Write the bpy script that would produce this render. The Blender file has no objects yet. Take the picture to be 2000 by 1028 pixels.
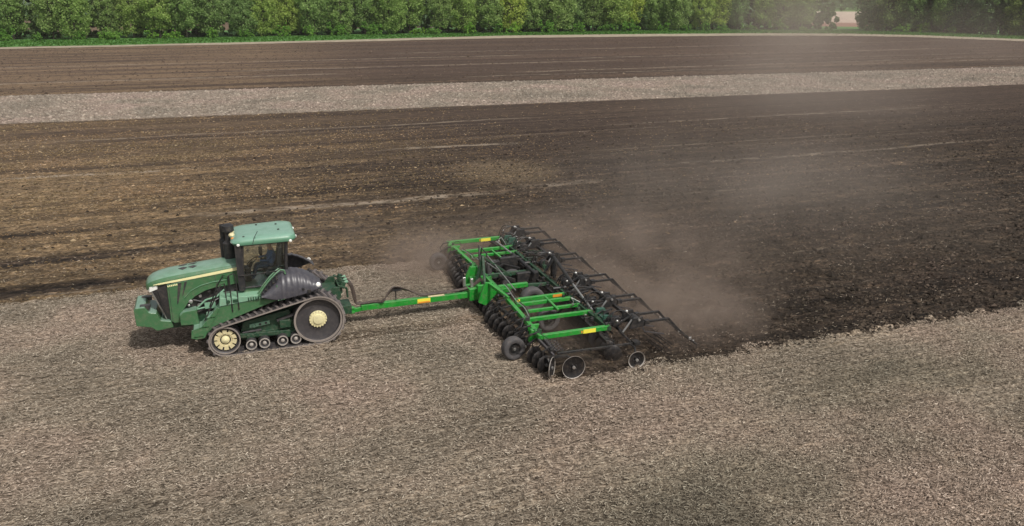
import bpy, math, random
import numpy as np
from mathutils import Vector, Matrix
random.seed(7)
R = math.radians
scene = bpy.context.scene
COL = scene.collection

# ------------------------------------------------------------------ nodes
class NT:
    def __init__(s, tree):
        s.t = tree; s.n = tree.nodes; s.l = tree.links
    def new(s, typ, **kw):
        nd = s.n.new(typ)
        for k, v in kw.items(): setattr(nd, k, v)
        return nd
    def put(s, sock, v):
        if isinstance(v, bpy.types.NodeSocket): s.l.new(v, sock)
        elif v is not None:
            if isinstance(v, (tuple, list)) and len(v) == 3 and sock.type == 'RGBA': v = (*v, 1)
            sock.default_value = v
    def m(s, op, a, b=None, c=None, clamp=False):
        nd = s.new('ShaderNodeMath', operation=op); nd.use_clamp = clamp
        for i, v in enumerate((a, b, c)):
            if v is not None: s.put(nd.inputs[i], v)
        return nd.outputs[0]
    def step(s, x, lo, hi):
        nd = s.new('ShaderNodeMapRange', interpolation_type='SMOOTHSTEP')
        s.put(nd.inputs[0], x); s.put(nd.inputs[1], lo); s.put(nd.inputs[2], hi)
        return nd.outputs[0]
    def vec(s, x, y, z):
        nd = s.new('ShaderNodeCombineXYZ')
        for i, v in enumerate((x, y, z)): s.put(nd.inputs[i], v)
        return nd.outputs[0]
    def vm(s, op, a, b=None):
        nd = s.new('ShaderNodeVectorMath', operation=op)
        s.put(nd.inputs[0], a)
        if b is not None: s.put(nd.inputs[1], b)
        return nd.outputs['Value'] if op in ('LENGTH', 'DOT_PRODUCT') else nd.outputs[0]
    def noise(s, v, scale, detail=3., rough=.55, dist=0., out=0):
        nd = s.new('ShaderNodeTexNoise')
        if v is not None: s.put(nd.inputs['Vector'], v)
        nd.inputs['Scale'].default_value = scale; nd.inputs['Detail'].default_value = detail
        nd.inputs['Roughness'].default_value = rough; nd.inputs['Distortion'].default_value = dist
        return nd.outputs[out]
    def vor(s, v, scale, out='Distance', rnd=1.):
        nd = s.new('ShaderNodeTexVoronoi')
        s.put(nd.inputs['Vector'], v); nd.inputs['Scale'].default_value = scale
        nd.inputs['Randomness'].default_value = rnd
        return nd.outputs[out]
    def ramp(s, f, stops):
        nd = s.new('ShaderNodeValToRGB'); e = nd.color_ramp.elements
        while len(e) > 1: e.remove(e[-1])
        for i, (p, c) in enumerate(stops):
            q = e[0] if i == 0 else e.new(p)
            q.position = p; q.color = (*c, 1) if len(c) == 3 else c
        s.put(nd.inputs[0], f)
        return nd.outputs[0]
    def mix(s, f, a, b, mode='MIX'):
        nd = s.new('ShaderNodeMix', data_type='RGBA', blend_type=mode)
        s.put(nd.inputs[0], f); s.put(nd.inputs[6], a); s.put(nd.inputs[7], b)
        return nd.outputs[2]

def new_mat(name):
    mt = bpy.data.materials.new(name); mt.use_nodes = True
    nt = NT(mt.node_tree)
    b = nt.n['Principled BSDF']
    return mt, nt, b

def paint(name, col, rough=.45, metal=0., var=.18, dust=.25, dustcol=(.23, .18, .14), spec=.5, coat=0., sky_sheen=0., sky_sheen_col=(.36, .38, .33)):
    mt, nt, b = new_mat(name)
    tc = nt.new('ShaderNodeTexCoord').outputs['Object']
    n1 = nt.noise(tc, 3.5, 5, .6)
    c = nt.mix(n1, tuple(x * (1 - var) for x in col), tuple(min(1, x * (1 + var)) for x in col))
    n2 = nt.noise(tc, 9., 6, .65)
    f = nt.m('MULTIPLY', nt.step(n2, .42, .75), dust)
    c = nt.mix(f, c, dustcol)
    if sky_sheen:
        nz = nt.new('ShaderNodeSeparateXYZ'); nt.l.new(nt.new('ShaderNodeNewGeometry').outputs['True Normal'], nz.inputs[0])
        c = nt.mix(nt.m('MULTIPLY', nt.m('MULTIPLY', nt.step(nz.outputs[2], .35, .95), nt.step(n1, -.2, .75)), sky_sheen), c, sky_sheen_col)  # pale sky reflection painted into the colour of upward faces
    nt.put(b.inputs['Base Color'], c)
    nt.put(b.inputs['Roughness'], nt.m('ADD', nt.m('MULTIPLY', n2, .25), rough - .1))
    b.inputs['Metallic'].default_value = metal
    b.inputs['Specular IOR Level'].default_value = spec
    b.inputs['Coat Weight'].default_value = coat
    return mt

M = {}
M['tgreen'] = paint('tractor_green_paint', (.052, .150, .062), .36, var=.14, dust=.30, coat=.3, sky_sheen=.5, sky_sheen_col=(.31, .45, .39))
M['troof'] = paint('roof_green_paint', (.10, .245, .155), .36, var=.10, dust=.16, coat=.3, sky_sheen=.48, sky_sheen_col=(.32, .48, .41))
M['tdark'] = paint('chassis_green_paint', (.014, .055, .026), .5, var=.25, dust=.3)
M['teal'] = paint('dark_teal_paint', (.022, .085, .058), .45, var=.25, dust=.3)
M['tlight'] = paint('tread_green_paint', (.19, .36, .24), .5, var=.2, dust=.25)
M['dusty'] = paint('dusty_edge', (.24, .205, .18), .8, var=.2, dust=.4, dustcol=(.30, .26, .22))
M['igreen'] = paint('implement_green_paint', (.009, .25, .022), .42, var=.3, dust=.40, sky_sheen=.22, sky_sheen_col=(.16, .34, .15))
M['yellow'] = paint('wheel_yellow_paint', (.72, .655, .38), .5, var=.1, dust=.25)
M['cream'] = paint('dusty_cream_paint', (.66, .58, .34), .5, var=.12, dust=.3)
M['stripe'] = paint('yellow_stripe', (.84, .78, .42), .45, var=.06, dust=.12)
M['decal'] = paint('yellow_decal', (.85, .74, .06), .45, var=.06, dust=.1)
M['black'] = paint('black_metal', (.016, .016, .017), .45, var=.3, dust=.22)
M['blade'] = paint('dark_disc_steel', (.020, .019, .020), .38, metal=.4, var=.4, dust=.22)
M['rubber'] = paint('track_rubber', (.026, .024, .027), .75, var=.3, dust=.5, dustcol=(.20, .165, .14))
M['lug'] = paint('track_lug_rubber', (.115, .10, .098), .7, var=.3, dust=.6, dustcol=(.25, .205, .175))
M['tyre'] = paint('tyre_rubber', (.070, .066, .068), .8, var=.2, dust=.4, dustcol=(.17, .14, .12))
M['worn'] = paint('worn_pale_rim', (.44, .40, .36), .55, metal=.3, var=.2, dust=.3)
M['steel'] = paint('bright_steel', (.55, .54, .52), .3, metal=.8, var=.15, dust=.25)
M['grille'] = paint('grille_black', (.035, .033, .035), .4, var=.2, dust=.3)
M['fender'] = paint('fender_charcoal', (.052, .050, .060), .36, var=.15, dust=.30, dustcol=(.17, .155, .15))
M['rim'] = paint('charcoal_wheel_rim', (.046, .042, .044), .5, var=.25, dust=.4, dustcol=(.11, .095, .088))
M['plastic'] = paint('dark_plastic', (.02, .02, .022), .5, var=.2, dust=.2)
M['seat'] = paint('seat_fabric', (.11, .11, .12), .9, var=.2, dust=.1)
M['lamp'] = paint('lamp_lens', (.85, .85, .80), .12, var=.03, dust=.05)
M['amber'] = paint('amber_beacon', (.80, .25, .03), .2, var=.05, dust=.05)
M['orange'] = paint('orange_sticker', (.75, .28, .03), .45, var=.1, dust=.1)
M['hose'] = paint('hose_rubber', (.05, .035, .028), .55, var=.3, dust=.4)
M['skin'] = paint('skin', (.45, .26, .18), .5, var=.06, dust=0)
M['shirt'] = paint('navy_shirt', (.075, .13, .26), .9, var=.15, dust=0)
M['jeans'] = paint('blue_trousers', (.045, .075, .13), .9, var=.15, dust=0)
M['hair'] = paint('dark_hair', (.03, .02, .015), .8, var=.2, dust=0)

def glass_mat():
    mt, nt, b = new_mat('cab_glass')
    tr = nt.new('ShaderNodeBsdfTransparent'); tr.inputs[0].default_value = (.97, 1, .98, 1)
    gl = nt.new('ShaderNodeBsdfGlossy'); gl.inputs['Roughness'].default_value = .04
    gl.inputs[0].default_value = (.9, .95, .93, 1)
    fr = nt.new('ShaderNodeFresnel'); fr.inputs[0].default_value = 1.5
    mx = nt.new('ShaderNodeMixShader')
    nt.l.new(nt.m('ADD', fr.outputs[0], .03), mx.inputs[0]); nt.l.new(tr.outputs[0], mx.inputs[1]); nt.l.new(gl.outputs[0], mx.inputs[2])
    nt.l.new(mx.outputs[0], nt.n['Material Output'].inputs[0])
    return mt
M['glass'] = glass_mat()

# ------------------------------------------------------------------ mesh builder
class MB:
    def __init__(s, off=(0, 0, 0)):
        s.v = []; s.f = []; s.off = Vector(off)
    def add(s, vs, fs):
        k = len(s.v); s.v += [tuple(v) for v in vs]; s.f += [tuple(i + k for i in f) for f in fs]
        return s
    def box(s, c, d, rot=None):
        c = Vector(c); q = []
        for z in (-.5, .5):
            for x, y in ((-.5, -.5), (.5, -.5), (.5, .5), (-.5, .5)):
                p = Vector((x * d[0], y * d[1], z * d[2]))
                if rot is not None: p = rot @ p
                q.append(c + p)
        return s.add(q, [(3, 2, 1, 0), (4, 5, 6, 7), (0, 1, 5, 4), (1, 2, 6, 5), (2, 3, 7, 6), (3, 0, 4, 7)])
    def bx(s, x0, x1, y0, y1, z0, z1):
        return s.box(((x0 + x1) / 2, (y0 + y1) / 2, (z0 + z1) / 2), (abs(x1 - x0), abs(y1 - y0), abs(z1 - z0)))
    def bar(s, a, b, w, h, up=(0, 0, 1)):
        a = Vector(a); b = Vector(b); d = (b - a); L = d.length; d.normalize()
        u = Vector(up)
        if abs(d.dot(u)) > .98: u = Vector((1, 0, 0))
        sd = d.cross(u).normalized(); u = sd.cross(d)
        rot = Matrix((d, sd, u)).transposed()
        return s.box((a + b) / 2, (L, w, h), rot)
    def tube(s, pts, r, seg=8, taper=None):
        pts = [Vector(p) for p in pts]; n = len(pts); rings = []
        prev = None
        for i, p in enumerate(pts):
            d = (pts[min(i + 1, n - 1)] - pts[max(i - 1, 0)]).normalized()
            if prev is None:
                a = Vector((0, 0, 1)) if abs(d.z) < .9 else Vector((1, 0, 0))
            else: a = prev
            u = (a - d * a.dot(d)).normalized(); w = d.cross(u); prev = u
            rr = r if taper is None else r * (1 + (taper - 1) * i / (n - 1))
            rings.append([p + (u * math.cos(t) + w * math.sin(t)) * rr for t in [2 * math.pi * k / seg for k in range(seg)]])
        return s.loft(rings)
    def loft(s, rings, caps=True, closed=True):
        m = len(rings[0]); vs = [p for r in rings for p in r]; fs = []
        for i in range(len(rings) - 1):
            for k in range(m if closed else m - 1):
                k2 = (k + 1) % m
                fs.append((i * m + k, i * m + k2, (i + 1) * m + k2, (i + 1) * m + k))
        if caps:
            fs.append(tuple(range(m - 1, -1, -1))); fs.append(tuple((len(rings) - 1) * m + k for k in range(m)))
        return s.add(vs, fs)
    def lathe(s, prof, c, axis=(0, 1, 0), seg=28, caps=True):
        """prof: (radius, distance along the axis)"""
        c = Vector(c); ax = Vector(axis).normalized()
        a = Vector((0, 0, 1)) if abs(ax.z) < .9 else Vector((1, 0, 0))
        u = (a - ax * a.dot(ax)).normalized(); w = ax.cross(u)
        rings = [[c + ax * h + (u * math.cos(t) + w * math.sin(t)) * max(r, .0005) for t in [2 * math.pi * k / seg for k in range(seg)]] for r, h in prof]
        return s.loft(rings, caps)
    def ringlathe(s, prof, c, axis, seg):
        return s.lathe(prof + prof[:1], c, axis, seg, False)
    def prism(s, poly, y0, y1, map_=None):
        """poly: (x, z) points, extruded from y0 to y1"""
        n = len(poly)
        vs = [(x, y0, z) for x, z in poly] + [(x, y1, z) for x, z in poly]
        if map_: vs = [map_(v) for v in vs]
        fs = [tuple(range(n)), tuple(range(2 * n - 1, n - 1, -1))]
        fs += [(i, i + n, (i + 1) % n + n, (i + 1) % n) for i in range(n)]
        return s.add(vs, fs)
    def sphere(s, c, r, sc=(1, 1, 1), seg=12, rings=8):
        prof = [(r * math.sin(math.pi * i / rings), -r * math.cos(math.pi * i / rings)) for i in range(rings + 1)]
        k = len(s.v); s.lathe(prof, (0, 0, 0), (0, 0, 1), seg)
        for i in range(k, len(s.v)):
            v = s.v[i]; s.v[i] = (c[0] + v[0] * sc[0], c[1] + v[1] * sc[1], c[2] + v[2] * sc[2])
        return s
    def build(s, name, mat, parent=None, bevel=0., angle=35):
        me = bpy.data.meshes.new(name)
        me.from_pydata([(v[0] - s.off.x, v[1] - s.off.y, v[2] - s.off.z) for v in s.v], [], s.f)
        for mm in (mat if isinstance(mat, (list, tuple)) else [mat]): me.materials.append(mm)
        me.validate()
        import bmesh
        bm = bmesh.new(); bm.from_mesh(me); bmesh.ops.recalc_face_normals(bm, faces=bm.faces); bm.to_mesh(me); bm.free()
        me.polygons.foreach_set('use_smooth', [True] * len(me.polygons))
        me.set_sharp_from_angle(angle=R(angle))
        o = bpy.data.objects.new(name, me); COL.objects.link(o)
        if parent is not None: o.parent = parent
        if bevel:
            b = o.modifiers.new('bevel', 'BEVEL'); b.width = bevel; b.segments = 2; b.limit_method = 'ANGLE'; b.angle_limit = R(40)
            b.harden_normals = True
        return o

def tag(o, label=None, cat=None, group=None, kind=None):
    if label: o['label'] = label
    if cat: o['category'] = cat
    if group: o['group'] = group
    if kind: o['kind'] = kind
    return o
def thing(name, label, cat, loc, rz=0., group=None):
    o = bpy.data.objects.new(name, None); COL.objects.link(o)
    o.location = loc; o.rotation_euler = (0, 0, rz); o.empty_display_size = .3
    return tag(o, label, cat, group)
def np_mesh(name, V, F, mat, smooth=False):
    me = bpy.data.meshes.new(name)
    V = np.asarray(V, np.float32); F = np.asarray(F, np.int32); k = F.shape[1]
    me.vertices.add(len(V)); me.vertices.foreach_set('co', V.ravel())
    me.loops.add(F.size); me.loops.foreach_set('vertex_index', F.ravel())
    me.polygons.add(len(F)); me.polygons.foreach_set('loop_start', np.arange(0, F.size, k, dtype=np.int32))
    me.polygons.foreach_set('loop_total', np.full(len(F), k, np.int32))
    me.polygons.foreach_set('use_smooth', np.full(len(F), smooth))
    me.update(calc_edges=True)
    for mm in (mat if isinstance(mat, (list, tuple)) else [mat]): me.materials.append(mm)
    return me
def link(name, me, parent=None):
    o = bpy.data.objects.new(name, me); COL.objects.link(o); o.parent = parent
    return o

rng = np.random.default_rng(11)
def vnoise(x, y, sc, seed=0):
    x = x * sc; y = y * sc
    xi = np.floor(x).astype(np.int64); yi = np.floor(y).astype(np.int64)
    fx = x - xi; fy = y - yi
    fx = fx * fx * (3 - 2 * fx); fy = fy * fy * (3 - 2 * fy)
    def h(a, b):
        n = (a * 374761393 + b * 668265263 + seed * 1442695041) & 0x7fffffff
        n = ((n ^ (n >> 13)) * 1274126177) & 0x7fffffff
        return ((n ^ (n >> 16)) & 0xffff) / 65535.
    return (h(xi, yi) * (1 - fx) + h(xi + 1, yi) * fx) * (1 - fy) + (h(xi, yi + 1) * (1 - fx) + h(xi + 1, yi + 1) * fx) * fy

# ------------------------------------------------------------------ camera, light, sky
CAMH = 11.0
cam = bpy.data.cameras.new('camera'); cam.lens = 28.8; cam.sensor_width = 36; cam.clip_end = 6000; cam.clip_start = .1
co = bpy.data.objects.new('camera', cam); COL.objects.link(co)
co.location = (0, 0, CAMH)
pitch = math.atan2(524, 1600)
co.rotation_euler = (math.pi / 2 - pitch, 0, -R(19.5))
scene.camera = co

sun_dir = Vector((.42, -1, 1.45)).normalized()      # towards the sun: behind the drone, slightly right
sl = bpy.data.lights.new('sun', 'SUN'); sl.energy = 2.8; sl.angle = R(3); sl.color = (1, .95, .885)
so = bpy.data.objects.new('sun', sl); COL.objects.link(so)
so.rotation_euler = sun_dir.to_track_quat('Z', 'Y').to_euler(); so.location = (0, -20, 40)

w = bpy.data.worlds.new('World'); scene.world = w; w.use_nodes = True
wn = NT(w.node_tree)
sky = wn.new('ShaderNodeTexSky', sky_type='NISHITA'); sky.sun_disc = False
sky.sun_elevation = math.asin(sun_dir.z); sky.sun_rotation = math.atan2(sun_dir.x, sun_dir.y)
sky.dust_density = 4; sky.air_density = 1.2; sky.ozone_density = .6
hs = wn.new('ShaderNodeHueSaturation'); hs.inputs['Saturation'].default_value = .22
wn.l.new(sky.outputs[0], hs.inputs['Color'])
bg = w.node_tree.nodes['Background']; wn.l.new(hs.outputs[0], bg.inputs[0]); bg.inputs[1].default_value = .10
vs = scene.view_settings
vs.view_transform = 'Standard'; vs.look = 'None'; vs.exposure = .1; vs.gamma = 1
scene.cycles.volume_bounces = 1
scene.cycles.volume_step_rate = 2.0
scene.cycles.max_bounces = 6
scene.cycles.transparent_max_bounces = 12

# ------------------------------------------------------------------ ground
Y0, Y1 = 20.5, 33.3           # the strip being worked now
def pale_lo(x): return 83.7 - .0427 * x
def pale_hi(x): return 107.5 - .0593 * x

def grey_patches(nt, tc, c):
    sp = nt.new('ShaderNodeSeparateXYZ'); nt.l.new(tc, sp.inputs[0])
    j = nt.m('MULTIPLY', nt.m('SUBTRACT', nt.noise(tc, .55, 4, .65), .5), 5.)
    out = None
    for cx, cy, rx, ry in ((9.8, 13.9, 4.6, 1.9), (18.5, 17.2, 4.5, 1.6)):
        d = nt.vm('LENGTH', nt.vec(nt.m('DIVIDE', nt.m('ADD', nt.m('SUBTRACT', sp.outputs[0], cx), j), rx), nt.m('DIVIDE', nt.m('ADD', nt.m('SUBTRACT', sp.outputs[1], cy), nt.m('MULTIPLY', j, .5)), ry), 0.))
        f = nt.m('SUBTRACT', 1., nt.step(d, .35, 1.25)); out = f if out is None else nt.m('MAXIMUM', out, f)
    return nt.mix(out, c, nt.mix(1., c, (.84, .86, .84), 'MULTIPLY'))
def ground_material():
    mt, nt, b = new_mat('field_soil')
    tc = nt.new('ShaderNodeTexCoord').outputs['Object']
    sp = nt.new('ShaderNodeSeparateXYZ'); nt.l.new(tc, sp.inputs[0])
    X, Y = sp.outputs[0], sp.outputs[1]
    jit = nt.m('ADD', nt.m('MULTIPLY', nt.m('SUBTRACT', nt.noise(tc, 1.1, 4, .65), .5), 1.3),
               nt.m('MULTIPLY', nt.m('SUBTRACT', nt.noise(tc, 7., 2, .6), .5), .7))
    Yj = nt.m('ADD', Y, jit); Xj = nt.m('ADD', X, nt.m('MULTIPLY', jit, 1.3))
    near = nt.m('SUBTRACT', 1., nt.step(Yj, Y0 - .08, Y0 + .08))
    ahead = nt.m('MULTIPLY', nt.m('SUBTRACT', 1., nt.step(Xj, 8.4, 9.0)), nt.m('SUBTRACT', 1., nt.step(Yj, Y1 - .08, Y1 + .08)))
    lo = nt.m('ADD', nt.m('MULTIPLY', X, -.0427), 83.7); hi = nt.m('ADD', nt.m('MULTIPLY', X, -.0593), 107.5)
    Yk = nt.m('ADD', Y, nt.m('MULTIPLY', jit, 1.2))
    strip = nt.m('MULTIPLY', nt.step(nt.m('SUBTRACT', Yk, lo), -.2, .2), nt.m('SUBTRACT', 1., nt.step(nt.m('SUBTRACT', Yk, hi), -.3, .3)))
    stub = nt.m('MAXIMUM', nt.m('MAXIMUM', near, ahead), strip)
    # stubble: layered residue, drawn out along the drilling direction
    sv = nt.vec(nt.m('MULTIPLY', X, .45), Y, 0.)
    f1 = nt.noise(sv, 14., 5, .72, .6)
    f2 = nt.noise(nt.vec(nt.m('MULTIPLY', X, .6), Y, 3.), 5., 4, .7)
    f3 = nt.vor(nt.vec(nt.m('MULTIPLY', X, .5), nt.m('ADD', Y, nt.m('MULTIPLY', f2, .3)), 0.), 8.)
    fs = nt.m('ADD', nt.m('MULTIPLY', f1, .75), nt.m('MULTIPLY', f2, .25))
    stc = nt.ramp(fs, [(.38, (.04, .032, .025)), (.46, (.14, .114, .092)), (.52, (.27, .224, .184)), (.59, (.42, .356, .297)), (.68, (.64, .56, .48))])
    cg = nt.noise(nt.vec(nt.m('MULTIPLY', X, .5), Y, 11.), 1.9, 5, .75)
    cgm = nt.ramp(cg, [(.38, (.45, .45, .45)), (.48, (.85, .85, .85)), (.55, (1.25, 1.22, 1.18)), (.64, (2.1, 2.0, 1.85))])
    stc = nt.mix(nt.m('ADD', .25, nt.m('MULTIPLY', nt.step(Y, 22., 60.), .6)), stc, cgm, 'MULTIPLY')
    rowv = nt.m('ADD', Y, nt.m('MULTIPLY', nt.noise(tc, .5, 2), .35))
    rows = nt.m('MULTIPLY', nt.m('ADD', nt.m('SINE', nt.m('MULTIPLY', rowv, 16.5)), 1.), .5)
    rowm = nt.m('MULTIPLY', nt.m('MULTIPLY', rows, nt.step(nt.noise(tc, .22, 3), .40, .60)), .55)
    stc = nt.mix(rowm, stc, nt.mix(1., stc, (.45, .43, .41), 'MULTIPLY'))
    big = nt.noise(tc, .13, 3, .6); big2 = nt.noise(nt.vec(nt.m('MULTIPLY', X, .12), Y, 9.), .42, 4, .6)
    tint = nt.ramp(big, [(.36, (.72, .72, .66)), (.47, (.98, .96, .88)), (.56, (1.08, 1.01, .94)), (.66, (1.15, 1.04, .99))])
    stc = nt.mix(nt.m('SUBTRACT', 1., nt.m('MULTIPLY', nt.step(Y, 34., 70.), .75)), stc, tint, 'MULTIPLY')
    tint2 = nt.ramp(big2, [(.35, (.72, .72, .72)), (.55, (1., 1., 1.)), (.7, (1.15, 1.12, 1.08))])
    stc = nt.mix(.8, stc, tint2, 'MULTIPLY')
    stc = grey_patches(nt, tc, stc)
    # strips pressed by the tractor's tracks
    jt = nt.m('MULTIPLY', jit, .12)
    def band(a_, b_): return nt.m('MULTIPLY', nt.step(nt.m('ADD', Y, jt), a_ - .05, a_ + .05), nt.m('SUBTRACT', 1., nt.step(nt.m('ADD', Y, jt), b_ - .05, b_ + .05)))
    tr = nt.m('MULTIPLY', nt.m('ADD', band(25.64, 26.42), band(27.78, 28.56)), nt.step(X, -.4, .6))
    bars = nt.m('ADD', .62, nt.m('MULTIPLY', nt.step(nt.m('SINE', nt.m('MULTIPLY', nt.m('ADD', X, nt.m('MULTIPLY', Y, .2)), 29.)), -.3, .5), .38))
    stc = nt.mix(nt.m('MULTIPLY', tr, bars), stc, nt.mix(1., stc, (.56, .53, .50), 'MULTIPLY'))
    # worked soil
    g1 = nt.noise(nt.vec(nt.m('MULTIPLY', X, .55), Y, 5.), 9., 5, .75, .4)
    soil = nt.ramp(g1, [(.36, (.012, .0092, .0074)), (.5, (.027, .0205, .0162)), (.6, (.046, .0355, .028)), (.70, (.11, .086, .067)), (.78, (.25, .205, .165))])
    soil = nt.mix(1., soil, cgm, 'MULTIPLY')
    st1 = nt.noise(nt.vec(nt.m('MULTIPLY', X, .022), nt.m('MULTIPLY', Y, .34), 2.), 1., 5, .6)
    st2 = nt.noise(nt.vec(nt.m('MULTIPLY', X, .012), nt.m('MULTIPLY', Y, 1.1), 7.), 1., 4, .65)
    st3 = nt.noise(nt.vec(nt.m('MULTIPLY', X, .035), nt.m('MULTIPLY', Y, 2.3), 4.), 1., 3, .6)
    st4 = nt.noise(nt.vec(nt.m('MULTIPLY', X, .010), nt.m('MULTIPLY', Y, .55), 14.), 1., 3, .6)
    soil = nt.mix(.85, soil, nt.ramp(st3, [(.36, (.55, .55, .55)), (.5, (1., 1., 1.)), (.62, (1.55, 1.5, 1.42)), (.7, (2.2, 2.05, 1.9))]), 'MULTIPLY')
    soil = nt.mix(.85, soil, nt.ramp(st4, [(.38, (.62, .60, .58)), (.5, (1., 1., 1.)), (.62, (1.4, 1.36, 1.3))]), 'MULTIPLY')
    st5 = nt.noise(nt.vec(nt.m('MULTIPLY', X, .006), nt.m('MULTIPLY', nt.m('ADD', Y, nt.m('MULTIPLY', X, .05)), .24), 24.), 1., 3, .7)
    soil = nt.mix(nt.step(Y, 80., 110.), soil, nt.mix(1., soil, nt.ramp(st5, [(.40, (.48, .45, .43)), (.47, (.85, .84, .83)), (.54, (1.5, 1.42, 1.32)), (.60, (2.7, 2.45, 2.2))]), 'MULTIPLY'))
    left = nt.m('SUBTRACT', 1., nt.step(nt.m('SUBTRACT', X, nt.m('MULTIPLY', Y, .10)), -14., 16.))
    och = nt.m('MULTIPLY', nt.step(st1, .36, .60), nt.m('ADD', nt.m('MULTIPLY', left, nt.m('SUBTRACT', .88, nt.m('MULTIPLY', nt.m('MULTIPLY', nt.step(Y, 55., 70.), nt.m('SUBTRACT', 1., nt.step(Y, 100., 125.))), .40))), .06))
    ochc = nt.ramp(g1, [(.38, (.062, .041, .022)), (.5, (.195, .134, .074)), (.6, (.34, .25, .15)), (.72, (.56, .45, .32))])
    ochc = nt.mix(.8, ochc, cgm, 'MULTIPLY')
    soil = nt.mix(och, soil, ochc)
    # old far tillage is drier and paler than the strip just worked
    dry = nt.m('MULTIPLY', nt.step(Y, 34., 78.), .55)
    dry = nt.m('ADD', dry, nt.m('MULTIPLY', nt.step(Y, 108., 125.), .35))
    soil = nt.mix(nt.m('MULTIPLY', dry, .48), soil, (.130, .088, .070))
    # thin unworked lines left between passes
    lines = None
    for yy, wd, lo_x, hi_x, am in ((58., .35, -60, 0, .8), (60.1, .38, 9, 24, .7), (44.6, .42, -4, 17, .75), (72.5, .3, -40, 30, .45), (45.5, .5, 15, 24, .8), (52.9, 1.1, 14.5, 19, .5), (66, .25, 30, 70, .5),
                                (48.5, .25, 25, 60, .45), (124., .7, -60, 20, .7), (134., .6, 0, 70, .6), (141, .6, 60, 150, .6), (118., .5, 40, 160, .75), (152., .8, -60, 60, .5), (113., .4, 30, 140, .55), (165, .8, 30, 180, .45), (127, .5, 80, 150, .5)):
        wob = nt.m('MULTIPLY', nt.m('SUBTRACT', nt.noise(nt.vec(X, yy, 0.), .12, 2), .5), 2.0 if yy < 100 else 3.)
        d = nt.m('ABSOLUTE', nt.m('SUBTRACT', nt.m('ADD', Y, wob), yy))
        a = nt.m('SUBTRACT', 1., nt.step(d, wd * .4, wd * 1.5))
        a = nt.m('MULTIPLY', a, nt.m('MULTIPLY', nt.step(X, lo_x, lo_x + 6), nt.m('SUBTRACT', 1., nt.step(X, hi_x - 6, hi_x))))
        a = nt.m('MULTIPLY', a, am)
        lines = a if lines is None else nt.m('MAXIMUM', lines, a)
    brk = nt.step(nt.noise(nt.vec(nt.m('MULTIPLY', X, .5), Y, 1.), 1.6, 4, .7), .36, .6)
    pd = nt.vm('LENGTH', nt.vec(nt.m('DIVIDE', nt.m('SUBTRACT', nt.m('ADD', X, nt.m('MULTIPLY', jit, 2.)), 17.2), 4.6), nt.m('DIVIDE', nt.m('SUBTRACT', nt.m('ADD', Y, nt.m('MULTIPLY', jit, 2.)), 50.), 5.), 0.))
    patch = nt.m('MULTIPLY', nt.m('SUBTRACT', 1., nt.step(pd, .35, 1.1)), nt.step(g1, .40, .60))
    soil = nt.mix(nt.m('MULTIPLY', patch, .75), soil, (.24, .18, .112))
    rnd_lines = nt.m('MULTIPLY', nt.step(st2, .60, .68), .33)
    soil = nt.mix(nt.m('MULTIPLY', nt.m('MAXIMUM', lines, rnd_lines), brk), soil, (.33, .27, .205))
    dk = nt.step(st2, .46, .34)
    soil = nt.mix(nt.m('MULTIPLY', nt.m('SUBTRACT', 1., nt.step(st2, .34, .46)), .45), soil, (.020, .0155, .012))
    col = nt.mix(stub, soil, stc)
    # farmland beyond the tree belt
    rr = nt.m('ADD', nt.m('MULTIPLY', X, .66), nt.m('MULTIPLY', Y, .751))
    far1 = nt.ramp(nt.m('DIVIDE', rr, 1000.), [(.285, (.06, .15, .03)), (.300, (.06, .15, .03)), (.304, (.27, .15, .115)), (.37, (.30, .17, .13)), (.385, (.50, .38, .31)), (.62, (.52, .43, .34)), (.65, (.10, .20, .05))])
    gd = nt.m('ABSOLUTE', nt.m('SUBTRACT', nt.m('MULTIPLY', X, .755), nt.m('MULTIPLY', Y, .656)))
    far1 = nt.mix(nt.m('SUBTRACT', 1., nt.step(gd, 22., 30.)), (.045, .085, .03), far1)
    col = nt.mix(nt.step(rr, 284., 288.), col, far1)
    nt.put(b.inputs['Base Color'], col)
    b.inputs['Roughness'].default_value = .95; b.inputs['Specular IOR Level'].default_value = .15
    bp = nt.new('ShaderNodeBump'); bp.inputs['Strength'].default_value = .9; bp.inputs['Distance'].default_value = .06
    hgt = nt.m('ADD', nt.m('MULTIPLY', fs, stub), nt.m('MULTIPLY', g1, nt.m('SUBTRACT', 1.35, stub)))
    nt.put(bp.inputs['Height'], hgt); nt.l.new(bp.outputs[0], b.inputs['Normal'])
    return mt

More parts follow.
